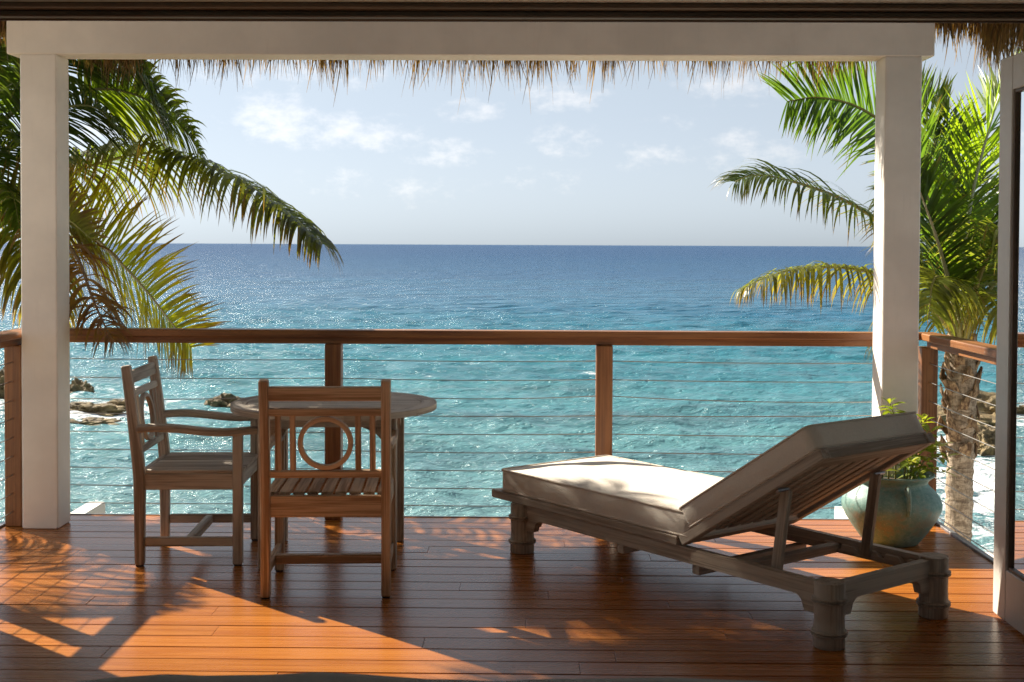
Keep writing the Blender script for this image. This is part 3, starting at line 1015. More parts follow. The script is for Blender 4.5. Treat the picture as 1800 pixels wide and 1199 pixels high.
def frond(parent, style, pts, seed, name='frond'):
    S = STYLES[style]
    rnd = random.Random(seed)
    org = V(parent.location)
    curve = [p - org for p in catmull(pts, 60)]
    length = sum((curve[i + 1] - curve[i]).length for i in range(60))
    mb = MB()
    n = int(max(34, length * 58))
    hj = rnd.uniform(.88, 1.12)
    s0 = .44 if style == 'bright' else .14
    mess = .30 if style == 'dead' else .07
    for k in range(n):
        s = s0 + (1 - s0) * (k + rnd.uniform(-.25, .25)) / (n - 1)
        s = min(max(s, .12), 1)
        f = s * 60
        i = min(int(f), 59)
        p = curve[i].lerp(curve[i + 1], f - i)
        T = (curve[min(i + 2, 60)] - curve[max(i - 1, 0)]).normalized()
        side = T.cross(V((0, 0, 1)))
        if side.length < .15: side = T.cross(V((0, 1, .1)))
        side.normalize()
        nrm = side.cross(T).normalized()
        ro_ = math.radians(S['roll'])
        side, nrm = side * math.cos(ro_) + nrm * math.sin(ro_), nrm * math.cos(ro_) - side * math.sin(ro_)
        prof_ = min(1, .45 + 2.2 * (s - .1)) * (1 if s < .55 else max(.30, 1 - 1.35 * (s - .55)))
        for sg in (-1, 1):
            if rnd.random() < (.05 if style != 'dead' else .5): continue
            L = S['L'] * prof_ * rnd.uniform(.82, 1.12)
            lean = S['lean'] * rnd.uniform(.8, 1.25) + .55 * max(0, s - .7)
            d = (side * sg + T * lean + nrm * (rnd.uniform(.05, .35)) + V((rnd.gauss(0, mess), rnd.gauss(0, mess), rnd.gauss(0, mess)))).normalized()
            w = {'arm': .021, 'open': .021, 'droopy': .021, 'yellow': .021, 'arch': .031}.get(style, .0255) * min(1, L / .35) * rnd.uniform(.8, 1.1)
            wd = (T - d * T.dot(d)).normalized()
            g = S['g'] * rnd.uniform(.75, 1.25)
            twist = rnd.uniform(-.25, .25)
            wd = (wd + d.cross(wd) * twist).normalized()
            dry = max(0, rnd.gauss(S['dry'], .10) + .25 * S['dry'] * (s > .75))
            b0 = len(mb.v)
            m_ = 6
            q = p.copy()
            dirv = d.copy()
            kink = rnd.random() < .06
            jit = rnd.uniform(.75, 1.25) * hj
            for a in range(m_ + 1):
                t = a / m_
                ww = w * (.55 + .9 * t if t < .3 else .82 * (1 - ((t - .3) / .7) ** 1.6) + .02)
                c = tuple((S['c0'][j] * (1 - t) + S['c1'][j] * t) * jit for j in range(3))
                if t > 1 - dry:
                    u = min(1, (t - (1 - dry)) / .25 + .3)
                    br = (.17, .095, .04)
                    c = tuple(c[j] * (1 - u) + br[j] * u for j in range(3))
                mb.v += [q - wd * ww / 2, q + wd * ww / 2]
                mb.tint += [c, c]
                q = q + dirv * (L / m_)
                gg = g * (.28 + .25 * t)
                if kink and a == 3: gg += .9
                dirv = (dirv + V((0, 0, -1)) * gg * 1.15).normalized()
                wd = (wd - dirv * wd.dot(dirv)).normalized()
            for a in range(m_):
                mb.f.append((b0 + 2 * a, b0 + 2 * a + 1, b0 + 2 * a + 3, b0 + 2 * a + 2))
    o = mb.build(name, 'palm', parent)
    rb = MB()
    tcol = {'lime': (.42, .44, .30), 'darkup': (.40, .38, .26), 'dark': (.16, .17, .05), 'dead': (.22, .14, .07), 'yellow': (.55, .50, .30)}.get(style, (.27, .25, .07))
    rb.tube(curve[::3], .017, 6, [max(.16, 1.25 - 1.15 * i / 20) for i in range(21)], tcol)
    r_ = rb.build('midrib', 'midrib', o, True)
    return o


LEFT = [
    ('arch', [(-4.18, 8.5, 1.74), (-3.72, 9.0, 1.9), (-3.27, 9.2, 2.08), (-2.64, 9.0, 2.2), (-2.02, 8.6, 2.03), (-1.58, 8.3, 1.78), (-1.3, 8.1, 1.56)]),
    ('yellow', [(-4.19, 8.5, 1.71), (-3.29, 8.5, 1.76), (-2.92, 8.3, 1.66), (-2.68, 8.1, 1.53), (-2.39, 7.9, 1.3), (-2.15, 7.75, 1.06), (-2.03, 7.7, 0.93)]),
    ('dead', [(-4.19, 8.5, 1.71), (-3.32, 8.2, 1.73), (-2.91, 7.8, 1.62), (-2.63, 7.45, 1.47), (-2.47, 7.22, 1.26), (-2.35, 7.1, 1.09), (-2.29, 7.06, 1.01)]),
    ('hang', [(-4.19, 8.5, 1.71), (-3.68, 8.6, 1.75), (-3.44, 8.5, 1.68), (-3.27, 8.4, 1.51), (-3.16, 8.3, 1.29), (-3.1, 8.25, 1.09)]),
    ('bright', [(-4.18, 8.5, 1.76), (-3.56, 8.8, 2.21), (-3.28, 8.7, 2.46), (-3.02, 8.6, 2.57), (-2.75, 8.5, 2.58), (-2.48, 8.4, 2.49), (-2.24, 8.3, 2.31), (-2.1, 8.2, 2.13)]),
    ('dark', [(-4.18, 8.5, 1.76), (-3.32, 8.4, 2.48), (-2.95, 8.2, 2.79), (-2.64, 8.05, 2.82), (-2.42, 7.95, 2.63), (-2.32, 7.9, 2.46), (-2.24, 7.88, 2.28)]),
    ('dark', [(-4.18, 8.5, 1.76), (-3.88, 8.9, 2.26), (-3.78, 8.9, 2.65), (-3.6, 8.8, 2.88), (-3.32, 8.6, 2.96)]),
    ('dark', [(-4.18, 8.5, 1.76), (-3.51, 8.4, 2.11), (-3.17, 8.1, 2.3), (-2.88, 7.9, 2.39), (-2.62, 7.75, 2.38), (-2.43, 7.65, 2.21)]),
    ('olive', [(-4.18, 8.5, 1.73), (-3.31, 8.0, 1.82), (-2.96, 7.75, 1.78), (-2.74, 7.6, 1.7), (-2.55, 7.5, 1.57)]),
    ('dark', [(-4.18, 8.5, 1.75), (-3.58, 8.3, 2.03), (-3.34, 8.0, 2.22), (-3.16, 7.8, 2.24), (-2.97, 7.6, 2.09)]),
    ('dark', [(-4.18, 8.5, 1.75), (-3.61, 8.2, 1.91), (-3.34, 7.9, 1.97), (-3.12, 7.7, 1.86), (-3.03, 7.6, 1.65)]),
    ('dark', [(-4.18, 8.5, 1.76), (-4.16, 8.9, 2.46), (-4.36, 9.0, 3.02), (-4.65, 9.1, 3.28), (-4.98, 9.1, 3.24)]),
    ('dark', [(-4.18, 8.5, 1.76), (-4.32, 8.9, 2.06), (-4.81, 9.0, 2.22), (-5.28, 9.1, 2.07), (-5.52, 9.1, 1.74)]),
    ('hang', [(-4.2, 8.5, 1.8), (-4.4, 8.1, 2.4), (-4.5, 7.7, 2.5), (-4.5, 7.3, 2.2), (-4.45, 7.0, 1.7)]),
    ('dark', [(-4.2, 8.5, 1.8), (-4.2, 8.2, 2.0), (-4.15, 7.95, 1.8), (-4.1, 7.7, 1.4), (-4.05, 7.5, 1.0)]),
    ('dark', [(-4.2, 8.5, 1.8), (-4.0, 8.6, 2.7), (-3.6, 8.7, 3.3), (-3.0, 8.8, 3.5)]),
    ('dark', [(-4.2, 8.5, 1.8), (-3.9, 8.5, 2.5), (-3.4, 8.35, 3.0), (-2.9, 8.2, 3.2), (-2.5, 8.1, 3.2)]),
    ('dark', [(-4.2, 8.5, 1.8), (-4.2, 8.8, 2.8), (-4.0, 9.1, 3.6), (-3.7, 9.3, 4.0)]),
    ('dark', [(-4.2, 8.5, 1.8), (-4.8, 8.9, 2.4), (-5.4, 9.4, 2.7), (-6.0, 9.9, 2.4)]),
    ('dark', [(-4.2, 8.5, 1.8), (-4.9, 9.2, 1.9), (-5.5, 9.9, 1.6), (-5.9, 10.4, 1.0)]),
]
RIGHT = [
    ('arm', [(2.78, 8.2, 0.93), (2.6, 8.1, 1.25), (2.31, 7.95, 1.59), (1.98, 7.8, 1.81), (1.61, 7.7, 1.94), (1.36, 7.65, 1.98), (1.23, 7.62, 1.94)]),
    ('droopy', [(2.78, 8.2, 0.93), (2.52, 8.1, 1.21), (2.24, 8.0, 1.37), (1.94, 7.9, 1.43), (1.65, 7.85, 1.42), (1.43, 7.8, 1.36), (1.31, 7.8, 1.3)]),
    ('open', [(2.78, 8.2, 0.93), (2.68, 8.2, 1.43), (2.5, 8.1, 1.9), (2.29, 8.0, 2.24), (2.03, 7.9, 2.41), (1.76, 7.8, 2.46), (1.56, 7.75, 2.43)]),
    ('pale', [(2.78, 8.2, 0.93), (2.8, 8.4, 1.5), (2.75, 8.5, 1.99), (2.68, 8.6, 2.37), (2.58, 8.6, 2.64)]),
    ('lime', [(2.78, 8.2, 0.93), (2.75, 8.1, 1.43), (2.79, 8.1, 1.86), (2.85, 8.0, 2.26), (2.93, 8.0, 2.51), (3.04, 8.0, 2.7)]),
    ('darkup', [(2.78, 8.2, 0.93), (2.64, 8.0, 1.29), (2.48, 7.8, 1.62), (2.35, 7.7, 1.88), (2.22, 7.6, 2.08)]),
    ('darkup', [(2.78, 8.2, 0.93), (2.91, 8.3, 1.32), (3.07, 8.4, 1.69), (3.27, 8.5, 1.99), (3.46, 8.5, 2.1)]),
    ('silver', [(2.78, 8.2, 0.93), (2.8, 8.0, 1.33), (2.84, 7.85, 1.57), (2.88, 7.75, 1.61), (2.92, 7.7, 1.44), (2.95, 7.68, 1.24)]),
    ('dark', [(2.78, 8.2, 0.93), (2.83, 8.5, 1.39), (2.81, 8.8, 1.77), (2.68, 9.0, 1.97), (2.5, 9.1, 1.94)]),
    ('droopy', [(2.78, 8.2, 0.93), (2.69, 8.4, 1.14), (2.54, 8.5, 1.2), (2.42, 8.6, 1.08), (2.34, 8.6, 0.88)]),
    ('pale', [(2.78, 8.2, 0.93), (2.87, 8.5, 1.46), (2.87, 8.6, 1.95), (2.84, 8.7, 2.34), (2.75, 8.7, 2.59)]),
    ('dark', [(2.78, 8.2, 0.93), (2.92, 8.2, 1.25), (3.06, 8.1, 1.43), (3.2, 8.0, 1.4), (3.3, 8.0, 1.19)]),
    ('droopy', [(2.78, 8.2, 0.93), (2.76, 7.9, 1.17), (2.79, 7.7, 1.27), (2.84, 7.55, 1.14), (2.87, 7.5, 0.91)]),
    ('silver', [(2.78, 8.2, 0.93), (2.62, 7.9, 1.22), (2.48, 7.7, 1.37), (2.38, 7.55, 1.34), (2.33, 7.45, 1.14)]),
    ('dark', [(2.78, 8.2, 0.93), (2.96, 8.6, 1.23), (3.14, 8.9, 1.5), (3.39, 9.2, 1.58), (3.59, 9.4, 1.41)]),
]



def palm(name, base, top, fronds, label, r, seed):
    t = thing(name, base, 0, label, 'palm tree')
    B, Tp = V((0, 0, 0)), V(top) - V(base)
    H = Tp.z
    mb = MB()
    seg = 28
    nz = 110
    rr = random.Random(seed)
    for i in range(nz + 1):
        u = i / nz
        z = H * u
        c = V((Tp.x * u + .03 * math.sin(u * 3), Tp.y * u, z))
        ring = .13 * ((((z + .012 * math.sin(z * 23)) / .075) % 1.0) ** 2.5)
        boot = max(0, min(1, (z - (H - .62)) / .18)) * (1 - .35 * max(0, (z - (H - .2)) / .2))
        for j in range(seg):
            th = 2 * math.pi * j / seg
            rad = r * (1 + .18 * (1 - u) ** 3 + ring + .12 * boot)
            rad *= 1 + .09 * noise.noise(V((math.cos(th) * 1.6, math.sin(th) * 1.6, z * 5 + seed))) + .12 * boot * noise.noise(V((math.cos(th) * 3, math.sin(th) * 3, z * 9 + seed)))
            mb.v.append(c + V((math.cos(th) * rad, math.sin(th) * rad, 0)))
    for i in range(nz):
        for j in range(seg):
            mb.f.append((i * seg + j, i * seg + (j + 1) % seg, (i + 1) * seg + (j + 1) % seg, (i + 1) * seg + j))
    mb.f.append(tuple(nz * seg + j for j in range(seg)))
    tk = mb.build('trunk', 'bark', t, True)
    # torn fibrous leaf bases clinging below the crown
    for k in range(30):
        th = k * 2.4
        z = H - .78 + .68 * k / 30
        d = V((math.cos(th), math.sin(th), 0))
        sd = V((-d.y, d.x, 0)) * rr.uniform(-.06, .06)
        c0 = V((Tp.x * z / H, Tp.y * z / H, z)) + d * r * 1.06
        tip = c0 + sd + d * rr.uniform(.01, .05) + V((0, 0, rr.uniform(.02, .12) if rr.random() < .75 else -.07))
        sb = MB()
        sb.sweep([c0 - V((0, 0, .07)) - d * .02, c0 + d * .025 + sd * .3, tip], rr.uniform(.06, .11), .016, d, .004, [(1, 1), (.85, 1), (rr.uniform(.1, .4), .6)])
        sb.build('leaf_base', 'husk', tk)
    for i, (st, pts) in enumerate(fronds):
        frond(t, st, pts, seed * 100 + i)
    return t


palm('coconut_palm', (2.77, 8.42, -1.9), (2.81, 8.3, 1.0), RIGHT, 'coconut palm with ringed grey trunk standing outside the railing behind the green pot', .082, 3)
palm('coconut_palm', (-4.5, 8.8, -2.2), (-4.2, 8.5, 1.85), LEFT, 'coconut palm whose fronds reach in from behind the left white column', .10, 4)

# ------------------------------------------------------------------ table
TZ = .766
tab = thing('round_table', (-.965, 6.40, 0), math.radians(2), 'round weathered teak table standing between the two wooden chairs', 'table')
R_ = .512
Rin = .435
nseg = 8
for k in range(nseg):          # rim segments
    a0, a1 = 2 * math.pi * k / nseg + .2, 2 * math.pi * (k + 1) / nseg + .2
    e = .0022
    outer = [(math.cos(a) * R_, math.sin(a) * R_) for a in np.linspace(a0 + e, a1 - e, 9)]
    inner = [(math.cos(a) * Rin, math.sin(a) * Rin) for a in np.linspace(a1 - e, a0 + e, 9)]
    mbp = MB()
    base = 0
    poly = outer + inner
    # outline is not convex: build as a strip
    for z in (TZ - .03, TZ):
        for p in outer: mbp.v.append(V((p[0], p[1], z))); mbp.gr.append((math.atan2(p[1], p[0]) * .5 + k, .5, z))
        for p in reversed(inner): mbp.v.append(V((p[0], p[1], z))); mbp.gr.append((math.atan2(p[1], p[0]) * .5 + k, .43, z))
    for j in range(8):
        mbp.f.append((18 + j, 18 + j + 1, 27 + j + 1, 27 + j)[::-1])
        mbp.f.append((j, j + 1, 9 + j + 1, 9 + j))
        mbp.f.append((j, j + 1, 18 + j + 1, 18 + j))
        mbp.f.append((9 + j + 1, 9 + j, 27 + j, 27 + j + 1))
    mbp.f.append((0, 18, 27, 9))
    mbp.f.append((8, 17, 35, 26))
    mbp.build('rim_segment', 'teak_grey', tab)
npl = 10
for k in range(npl):           # planks inside the rim
    y0 = -Rin + 2 * Rin * k / npl + .002
    y1 = -Rin + 2 * Rin * (k + 1) / npl - .002
    poly = []
    ri = Rin - .003
    ys_ = np.linspace(y0, y1, 7)
    ys_ = np.clip(ys_, -ri * .9995, ri * .9995)
    poly = [(math.sqrt(ri * ri - y * y), y) for y in ys_] + [(-math.sqrt(ri * ri - y * y), y) for y in reversed(ys_)]
    MB().poly_prism(poly, TZ - .028, TZ - .001, .0025).build('plank', 'teak_grey', tab)
LH = .305
for sx in (-1, 1):
    for sy in (-1, 1):
        MB().box(sx * LH - .026, sx * LH + .026, sy * LH * .93 - .026, sy * LH * .93 + .026, .001, TZ - .031, 'z', .004).build('leg', 'teak_grey', tab)


def apron(p0, p1, parent, mat, zt, zlow, zmid):
    """rail with curved ends dropping to the legs"""
    p0, p1 = V(p0), V(p1)
    d = (p1 - p0)
    L = d.length
    d.normalize()
    nrm = d.cross(V((0, 0, 1)))
    mb_ = MB()
    m_ = 24
    for sgn in (-1, 1):
        for i in range(m_ + 1):
            s = L * i / m_
            e = min(s, L - s)
            low = zlow + (zmid - zlow) * min(1, max(0, (e - .02) / .09)) ** .5
            for z in (low, zt):
                mb_.v.append(V((p0.x, p0.y, 0)) + d * s + nrm * .011 * sgn + V((0, 0, z)))
                mb_.gr.append((s, z, sgn * .01))
    o1 = 2 * (m_ + 1)
    for i in range(m_):
        a, b_ = 2 * i, 2 * i + 2
        mb_.f.append((a, b_, b_ + 1, a + 1)[::-1])
        mb_.f.append((o1 + a, o1 + b_, o1 + b_ + 1, o1 + a + 1))
        mb_.f.append((a, b_, o1 + b_, o1 + a))
        mb_.f.append((a + 1, b_ + 1, o1 + b_ + 1, o1 + a + 1)[::-1])
    return mb_.build('apron', mat, parent)


for sy in (-1, 1):
    apron((-LH + .027, sy * LH * .93, 0), (LH - .027, sy * LH * .93, 0), tab, 'teak_grey', TZ - .031, TZ - .155, TZ - .085)
for sx in (-1, 1):
    apron((sx * LH, -LH * .93 + .027, 0), (sx * LH, LH * .93 - .027, 0), tab, 'teak_grey', TZ - .031, TZ - .155, TZ - .085)


# ------------------------------------------------------------------ chairs
def make_chair(loc, rz, label, mat):
    t = thing('garden_armchair', loc, rz, label, 'chair', 'wooden armchairs at the round table')
    hw, yb, yf = .264, -.235, .235
    ST, TOP = .462, .965

    def back_y(z): return yb - max(0, z - .44) * .105 - max(0, z - .44) ** 2 * .03

    for s in (-1, 1):
        pts = [(s * hw, back_y(z), z) for z in (.012, .25, .42, .5, .62, .75, .88, TOP)]
        MB().sweep(pts, .042, .052, (0, 1, 0), .005, [(1, .85), (1, .95), (1, 1.05), (1, 1.05), (1, 1), (1, .95), (1, .9), (1, .82)]).build('rear_leg', mat, t)
        MB().sweep([(s * hw, yf, .012), (s * hw, yf, .3), (s * hw, yf, .647)], .044, .046, (0, 1, 0), .004).build('front_leg', mat, t)
        for y in (yb, yf):
            MB().box(s * hw - .017, s * hw + .017, y - .017, y + .017, .0005, .0125, 'z', .001).build('foot', 'rubber', t)
        arm = []
        for i in range(13):
            u = i / 12
            y = back_y(.66) + .02 + u * (.335 + .235)
            z = .662 + .010 * math.sin(u * math.pi * 2.0 + .4) - .006 * u
            arm.append((s * (hw + .004), y, z))
        wsc = [(1 + .18 * math.sin(i / 12 * math.pi), 1) for i in range(13)]
        MB().sweep(arm, .05, .036, (0, 0, 1), .008, wsc).build('armrest', mat, t)
        MB().box(s * hw - .0125, s * hw + .0125, yb + .027, yf - .024, .37, .448, 'y', .003).build('seat_rail', mat, t)
        MB().box(s * hw - .0125, s * hw + .0125, yb + .027, yf - .024, .095, .140, 'y', .003).build('stretcher', mat, t)
    MB().box(-hw + .013, hw - .013, -.02, .018, .096, .138, 'x', .003).build('stretcher', mat, t)
    MB().box(-hw + .022, hw - .022, yb - .013, yb + .013, .360, .455, 'x', .003).build('seat_rail', mat, t)
    MB().box(-hw + .022, hw - .022, yf - .013, yf + .013, .375, .448, 'x', .003).build('seat_rail', mat, t)
    # seat slats
    ns = 9
    wtot = 2 * (hw + .014)
    for k in range(ns):
        x = -wtot / 2 + wtot * (k + .5) / ns
        MB().box(x - wtot / ns / 2 + .006, x + wtot / ns / 2 - .006, yb + .030, yf - .026 + (0 if k in (0, ns - 1) else .048), ST - .0135, ST + .003, 'y', .003).build('seat_slat', mat, t)

    def brail(z0, z1, name, th=.026):
        zc = (z0 + z1) / 2
        tilt = V((0, back_y(z1) - back_y(z0), z1 - z0)).normalized()
        return MB().sweep([(-hw + .0195, back_y(zc), zc), (hw - .0195, back_y(zc), zc)], th, z1 - z0, tilt, .004).build(name, mat, t)

    brail(.878, .940, 'back_rail')
    brail(.812, .846, 'back_rail')
    brail(.536, .568, 'back_rail')
    for x in (-.190, -.126, .126 + .022, .212):
        pass
    for x in (-.205, -.142, .142, .205):
        MB().sweep([(x, back_y(.568), .5682), (x, back_y(.69), .69), (x, back_y(.812), .8118)], .026, .016, (0, 1, 0), .003).build('back_slat', mat, t)
    ring = MB()
    nr = 48
    zc = .690
    tilt = V((0, back_y(.81) - back_y(.57), .24)).normalized()
    cen = V((0, back_y(zc), zc))
    nb = tilt.cross(V((1, 0, 0))).normalized()
    ro, ri_ = .1205, .0985
    for i in range(nr):
        a = 2 * math.pi * i / nr
        e = V((1, 0, 0)) * math.cos(a) + tilt * math.sin(a)
        for rr_, yy in ((ri_ + .003, -.012), (ro - .003, -.012), (ro, -.009), (ro, .009), (ro - .003, .012), (ri_ + .003, .012), (ri_, .009), (ri_, -.009)):
            ring.v.append(cen + e * rr_ + nb * yy)
            ring.gr.append((a * .11, rr_, yy))
    for i in range(nr):
        for j in range(8):
            ring.f.append((i * 8 + j, i * 8 + (j + 1) % 8, ((i + 1) % nr) * 8 + (j + 1) % 8, ((i + 1) % nr) * 8 + j))
    ring.build('back_ring', mat, t)
    return t


make_chair((-.895, 5.83, 0), math.radians(3.5), 'brown teak armchair with ring back seen from behind, in front of the table', 'teak_brown')
make_chair((-1.645, 6.405, 0), math.radians(-87), 'silvered teak armchair standing side-on beside the table near the left column', 'teak_grey')

# ------------------------------------------------------------------ lounger  (local +x = foot end, +y = side near the room)
LR = math.radians(128.5)
lg_ = thing('sun_lounger', (.851, 5.933, 0), LR, 'weathered teak sun lounger with raised slatted backrest and bamboo style legs', 'sun lounger')
mt = 'teak_dark'
LX, LY = .965, .345
legprof = [(.058, .0), (.061, .004), (.0605, .045), (.0605, .047), (.069, .049), (.071, .053), (.061, .057), (.071, .061), (.069, .066), (.0605, .069), (.058, .115), (.0595, .17),
           (.0605, .176), (.069, .178), (.071, .183), (.061, .187), (.071, .191), (.069, .195), (.0595, .198), (.060, .252), (.058, .257)]
for sx in (-1, 1):
    for sy in (-1, 1):
        pz = legprof if sx < 0 else [(r, z * .247 / .257) for r, z in legprof]
        lgm = MB().lathe(pz, 28, sx * LX, sy * LY).build('leg', mt, lg_)
        for pl in lgm.data.polygons:
            pl.use_smooth = abs(pl.normal.z) < .9


def lrail(p0, p1, z0, z1, th, brackets=(1, 1), drop=.06):
    """rail with small quarter-round brackets dropping at its ends"""
    p0, p1 = V(p0), V(p1)
    d = p1 - p0
    L = d.length
    d.normalize()
    nrm = d.cross(V((0, 0, 1)))
    stations = sorted(set([0, .055, .06] + [.06 + .05 * k / 5 for k in range(6)] + [L / 2] + [L - .06 - .05 * k / 5 for k in range(6)] + [L - .06, L - .055, L]))
    mb_ = MB()
    for sgn in (-1, 1):
        for s in stations:
            low = z0
            for e, on in ((s, brackets[0]), (L - s, brackets[1])):
                if on and e < .115:
                    if e <= .058: low = z0 - drop
                    else:
                        q = (e - .06) / .05
                        low = min(low, z0 - drop * .8 * (1 - math.sqrt(max(0, 1 - (1 - min(1, max(0, q))) ** 2))))
            for z in (low, z1):
                mb_.v.append(p0 + d * s + nrm * th / 2 * sgn + V((0, 0, z)))
                mb_.gr.append((s, z, sgn * .01))
    m_ = len(stations)
    o1 = 2 * m_
    for i in range(m_ - 1):
        a, b_ = 2 * i, 2 * i + 2
        mb_.f.append((a, b_, b_ + 1, a + 1)[::-1])
        mb_.f.append((o1 + a, o1 + b_, o1 + b_ + 1, o1 + a + 1))
        mb_.f.append((a, b_, o1 + b_, o1 + a))
        mb_.f.append((a + 1, b_ + 1, o1 + b_ + 1, o1 + a + 1)[::-1])
    mb_.f.append((0, 1, o1 + 1, o1))
    e_ = 2 * (m_ - 1)
    mb_.f.append((e_, o1 + e_, o1 + e_ + 1, e_ + 1))
    return mb_.build('base_rail', mt, lg_)


for sy in (-1, 1):
    lrail((-LX + .055, sy * LY, 0), (LX - .055, sy * LY, 0), .180, .2475, .034)
for sx in (-1, 1):
    lrail((sx * LX, -LY + .055, 0), (sx * LX, LY - .055, 0), .175, .2475, .036)
for x in (-.26, .22):
    MB().box(x - .022, x + .022, -LY - .012, LY + .012, .138, .1785, 'y', .003).build('cross_bar', mt, lg_)
MB().box(-.50, -.456, -LY + .018, LY - .018, .185, .225, 'y', .003).build('cross_bar', mt, lg_)
# notched ratchet strips on the inside of the base rails
for sy in (-1, 1):
    mb = MB()
    y0 = sy * (LY - .018)
    y1 = sy * (LY - .042)
    prof_ = [(-.90, .185), (-.42, .185), (-.42, .226)]
    for k in range(4):
        x = -.47 - .115 * k
        prof_ += [(x, .226), (x - .022, .203), (x - .045, .203), (x - .05, .226)]
    prof_ += [(-.90, .226)]
    for yy in (y0, y1):
        for x, z in prof_:
            mb.v.append(V((x, yy, z)))
            mb.gr.append((x, z, yy))
    n = len(prof_)
    for j in range(n):
        mb.f.append((j, (j + 1) % n, n + (j + 1) % n, n + j))
    mb.f.append(tuple(range(n)))
    mb.f.append(tuple(range(2 * n - 1, n - 1, -1)))
    mb.build('ratchet_strip', mt, lg_)
# flat seat platform: rim and slats
PX0, PX1, PY = -.165, 1.185, .378
for sy in (-1, 1):
    MB().box(PX0, PX1, sy * (PY - .0275) - .0275, sy * (PY - .0275) + .0275, .2485, .289, 'x', .004).build('seat_rim', mt, lg_)
for x in (PX0 + .03, PX1 - .03):
    MB().box(x - .03, x + .03, -PY + .0555, PY - .0555, .249, .2885, 'y', .004).build('seat_rim', mt, lg_)
for k in range(13):
    x = PX0 + .06 + (PX1 - PX0 - .12) * (k + .5) / 13
    MB().box(x - .035, x + .035, -PY + .056, PY - .056, .262, .282, 'y', .003).build('seat_slat', mt, lg_)
# backrest: hinged at the platform's end, sloping up to the head end
BA = math.atan2(.747 - .268, .945 - .19)
BL = math.hypot(.755, .479)
bd = V((-math.cos(BA), 0, math.sin(BA)))
bn = V((math.sin(BA), 0, math.cos(BA)))
H0 = V((-.182, 0, .272))


def bp(s, y, n_):   # point on the backrest: s up the slope, n_ off its face
    return H0 + bd * s + V((0, y, 0)) + bn * n_


back = bpy.data.objects.new('backrest', None)
COL.objects.link(back)
back.parent = lg_
BW = .372
for sy in (-1, 1):
    MB().sweep([bp(.0, sy * (BW - .026), 0), bp(BL, sy * (BW - .026), 0)], .052, .044, bn, .004).build('side_rail', mt, back)
for s in (.04, BL - .05):
    MB().sweep([bp(s, -BW + .053, 0), bp(s, BW - .053, 0)], .075 if s < .5 else .098, .042, bn, .004).build('end_rail', mt, back)
ns = 8
for k in range(ns):
    y = -(BW - .052) + 2 * (BW - .052) * (k + .5) / ns
    hwid = (BW - .052) / ns - .0105
    MB().sweep([bp(.079, y, .004), bp(BL - .101, y, .004)], 2 * hwid, .018, bn, .002).build('slat', mt, back)
for sy in (-1, 1):
    MB().sweep([bp(.60, sy * .296, -.03), V((-.655, sy * .296, .205))], .026, .046, (1, 0, 0), .003).build('prop', mt, lg_)
    MB().tube([bp(.60, sy * .285, -.028), bp(.60, sy * (BW - .02), -.028)], .008, 8).build('pivot_pin', 'alu', lg_)


# ------------------------------------------------------------------ lounger cushion (two pads)
def pad(lx, ly, lz, crown, r=.018, nx_=44, ny_=30):
    """boxed cushion: flat base at z=0, piped edges, softly domed top"""
    mb = MB()

    def dome(u, v):
        e = (1 - abs(u) ** 3.2) * (1 - abs(v) ** 3.2)
        return crown * e + (.007 * noise.noise(V((u * 2.3, v * 2.1, lx * 5))) + .003 * noise.noise(V((u * 7, v * 5, lx * 9)))) * (1 - max(abs(u), abs(v)) ** 8)

    def bulge(t): return .007 * math.sin(math.pi * t)
    top = []
    for j in range(ny_ + 1):
        for i in range(nx_ + 1):
            u, v = -1 + 2 * i / nx_, -1 + 2 * j / ny_
            u2, v2 = math.sin(u * math.pi / 2), math.sin(v * math.pi / 2)
            u2, v2 = .5 * (u + u2), .5 * (v + v2)
            mb.v.append(V((u2 * lx / 2, v2 * ly / 2, lz + dome(u2, v2))))
    for j in range(ny_):
        for i in range(nx_):
            a = j * (nx_ + 1) + i
            mb.f.append((a, a + 1, a + nx_ + 2, a + nx_ + 1))
    # sides
    ringidx = [i for i in range(nx_ + 1)] + [(j + 1) * (nx_ + 1) + nx_ for j in range(ny_)] + \
              [ny_ * (nx_ + 1) + nx_ - 1 - i for i in range(nx_)] + [(ny_ - 1 - j) * (nx_ + 1) for j in range(ny_ - 1)]
    prev = ringidx
    for k in range(1, 7):
        t = k / 6
        cur = []
        for a in ringidx:
            p = mb.v[a]
            nxv = V((p.x / (lx / 2), p.y / (ly / 2), 0))
            ox = (1 if nxv.x > 0 else -1) if abs(abs(nxv.x) - 1) < 1e-4 else 0
            oy = (1 if nxv.y > 0 else -1) if abs(abs(nxv.y) - 1) < 1e-4 else 0
            wob = .0055 * noise.noise(V((p.x * 9, p.y * 9, t * 1.5))) * math.sin(math.pi * t)
            cur.append(len(mb.v))
            mb.v.append(V((p.x + ox * (bulge(t) + wob), p.y + oy * (bulge(t) + wob), lz * (1 - t) + .0)))
        n_ = len(ringidx)
        for j in range(n_):
            mb.f.append((prev[j], cur[j], cur[(j + 1) % n_], prev[(j + 1) % n_]))
        prev = cur
    mb.f.append(tuple(prev[::-1]))
    pts = [mb.v[a] for a in ringidx]
    return mb, pts


def round_corners(mb, lx, ly, r=.03):
    for p in mb.v:
        ax, ay = abs(p.x) - (lx / 2 - r), abs(p.y) - (ly / 2 - r)
        if ax > 0 and ay > 0:
            d = math.hypot(ax, ay)
            if d > r:
                k = r / d
                p.x = math.copysign(lx / 2 - r + ax * k, p.x)
                p.y = math.copysign(ly / 2 - r + ay * k, p.y)


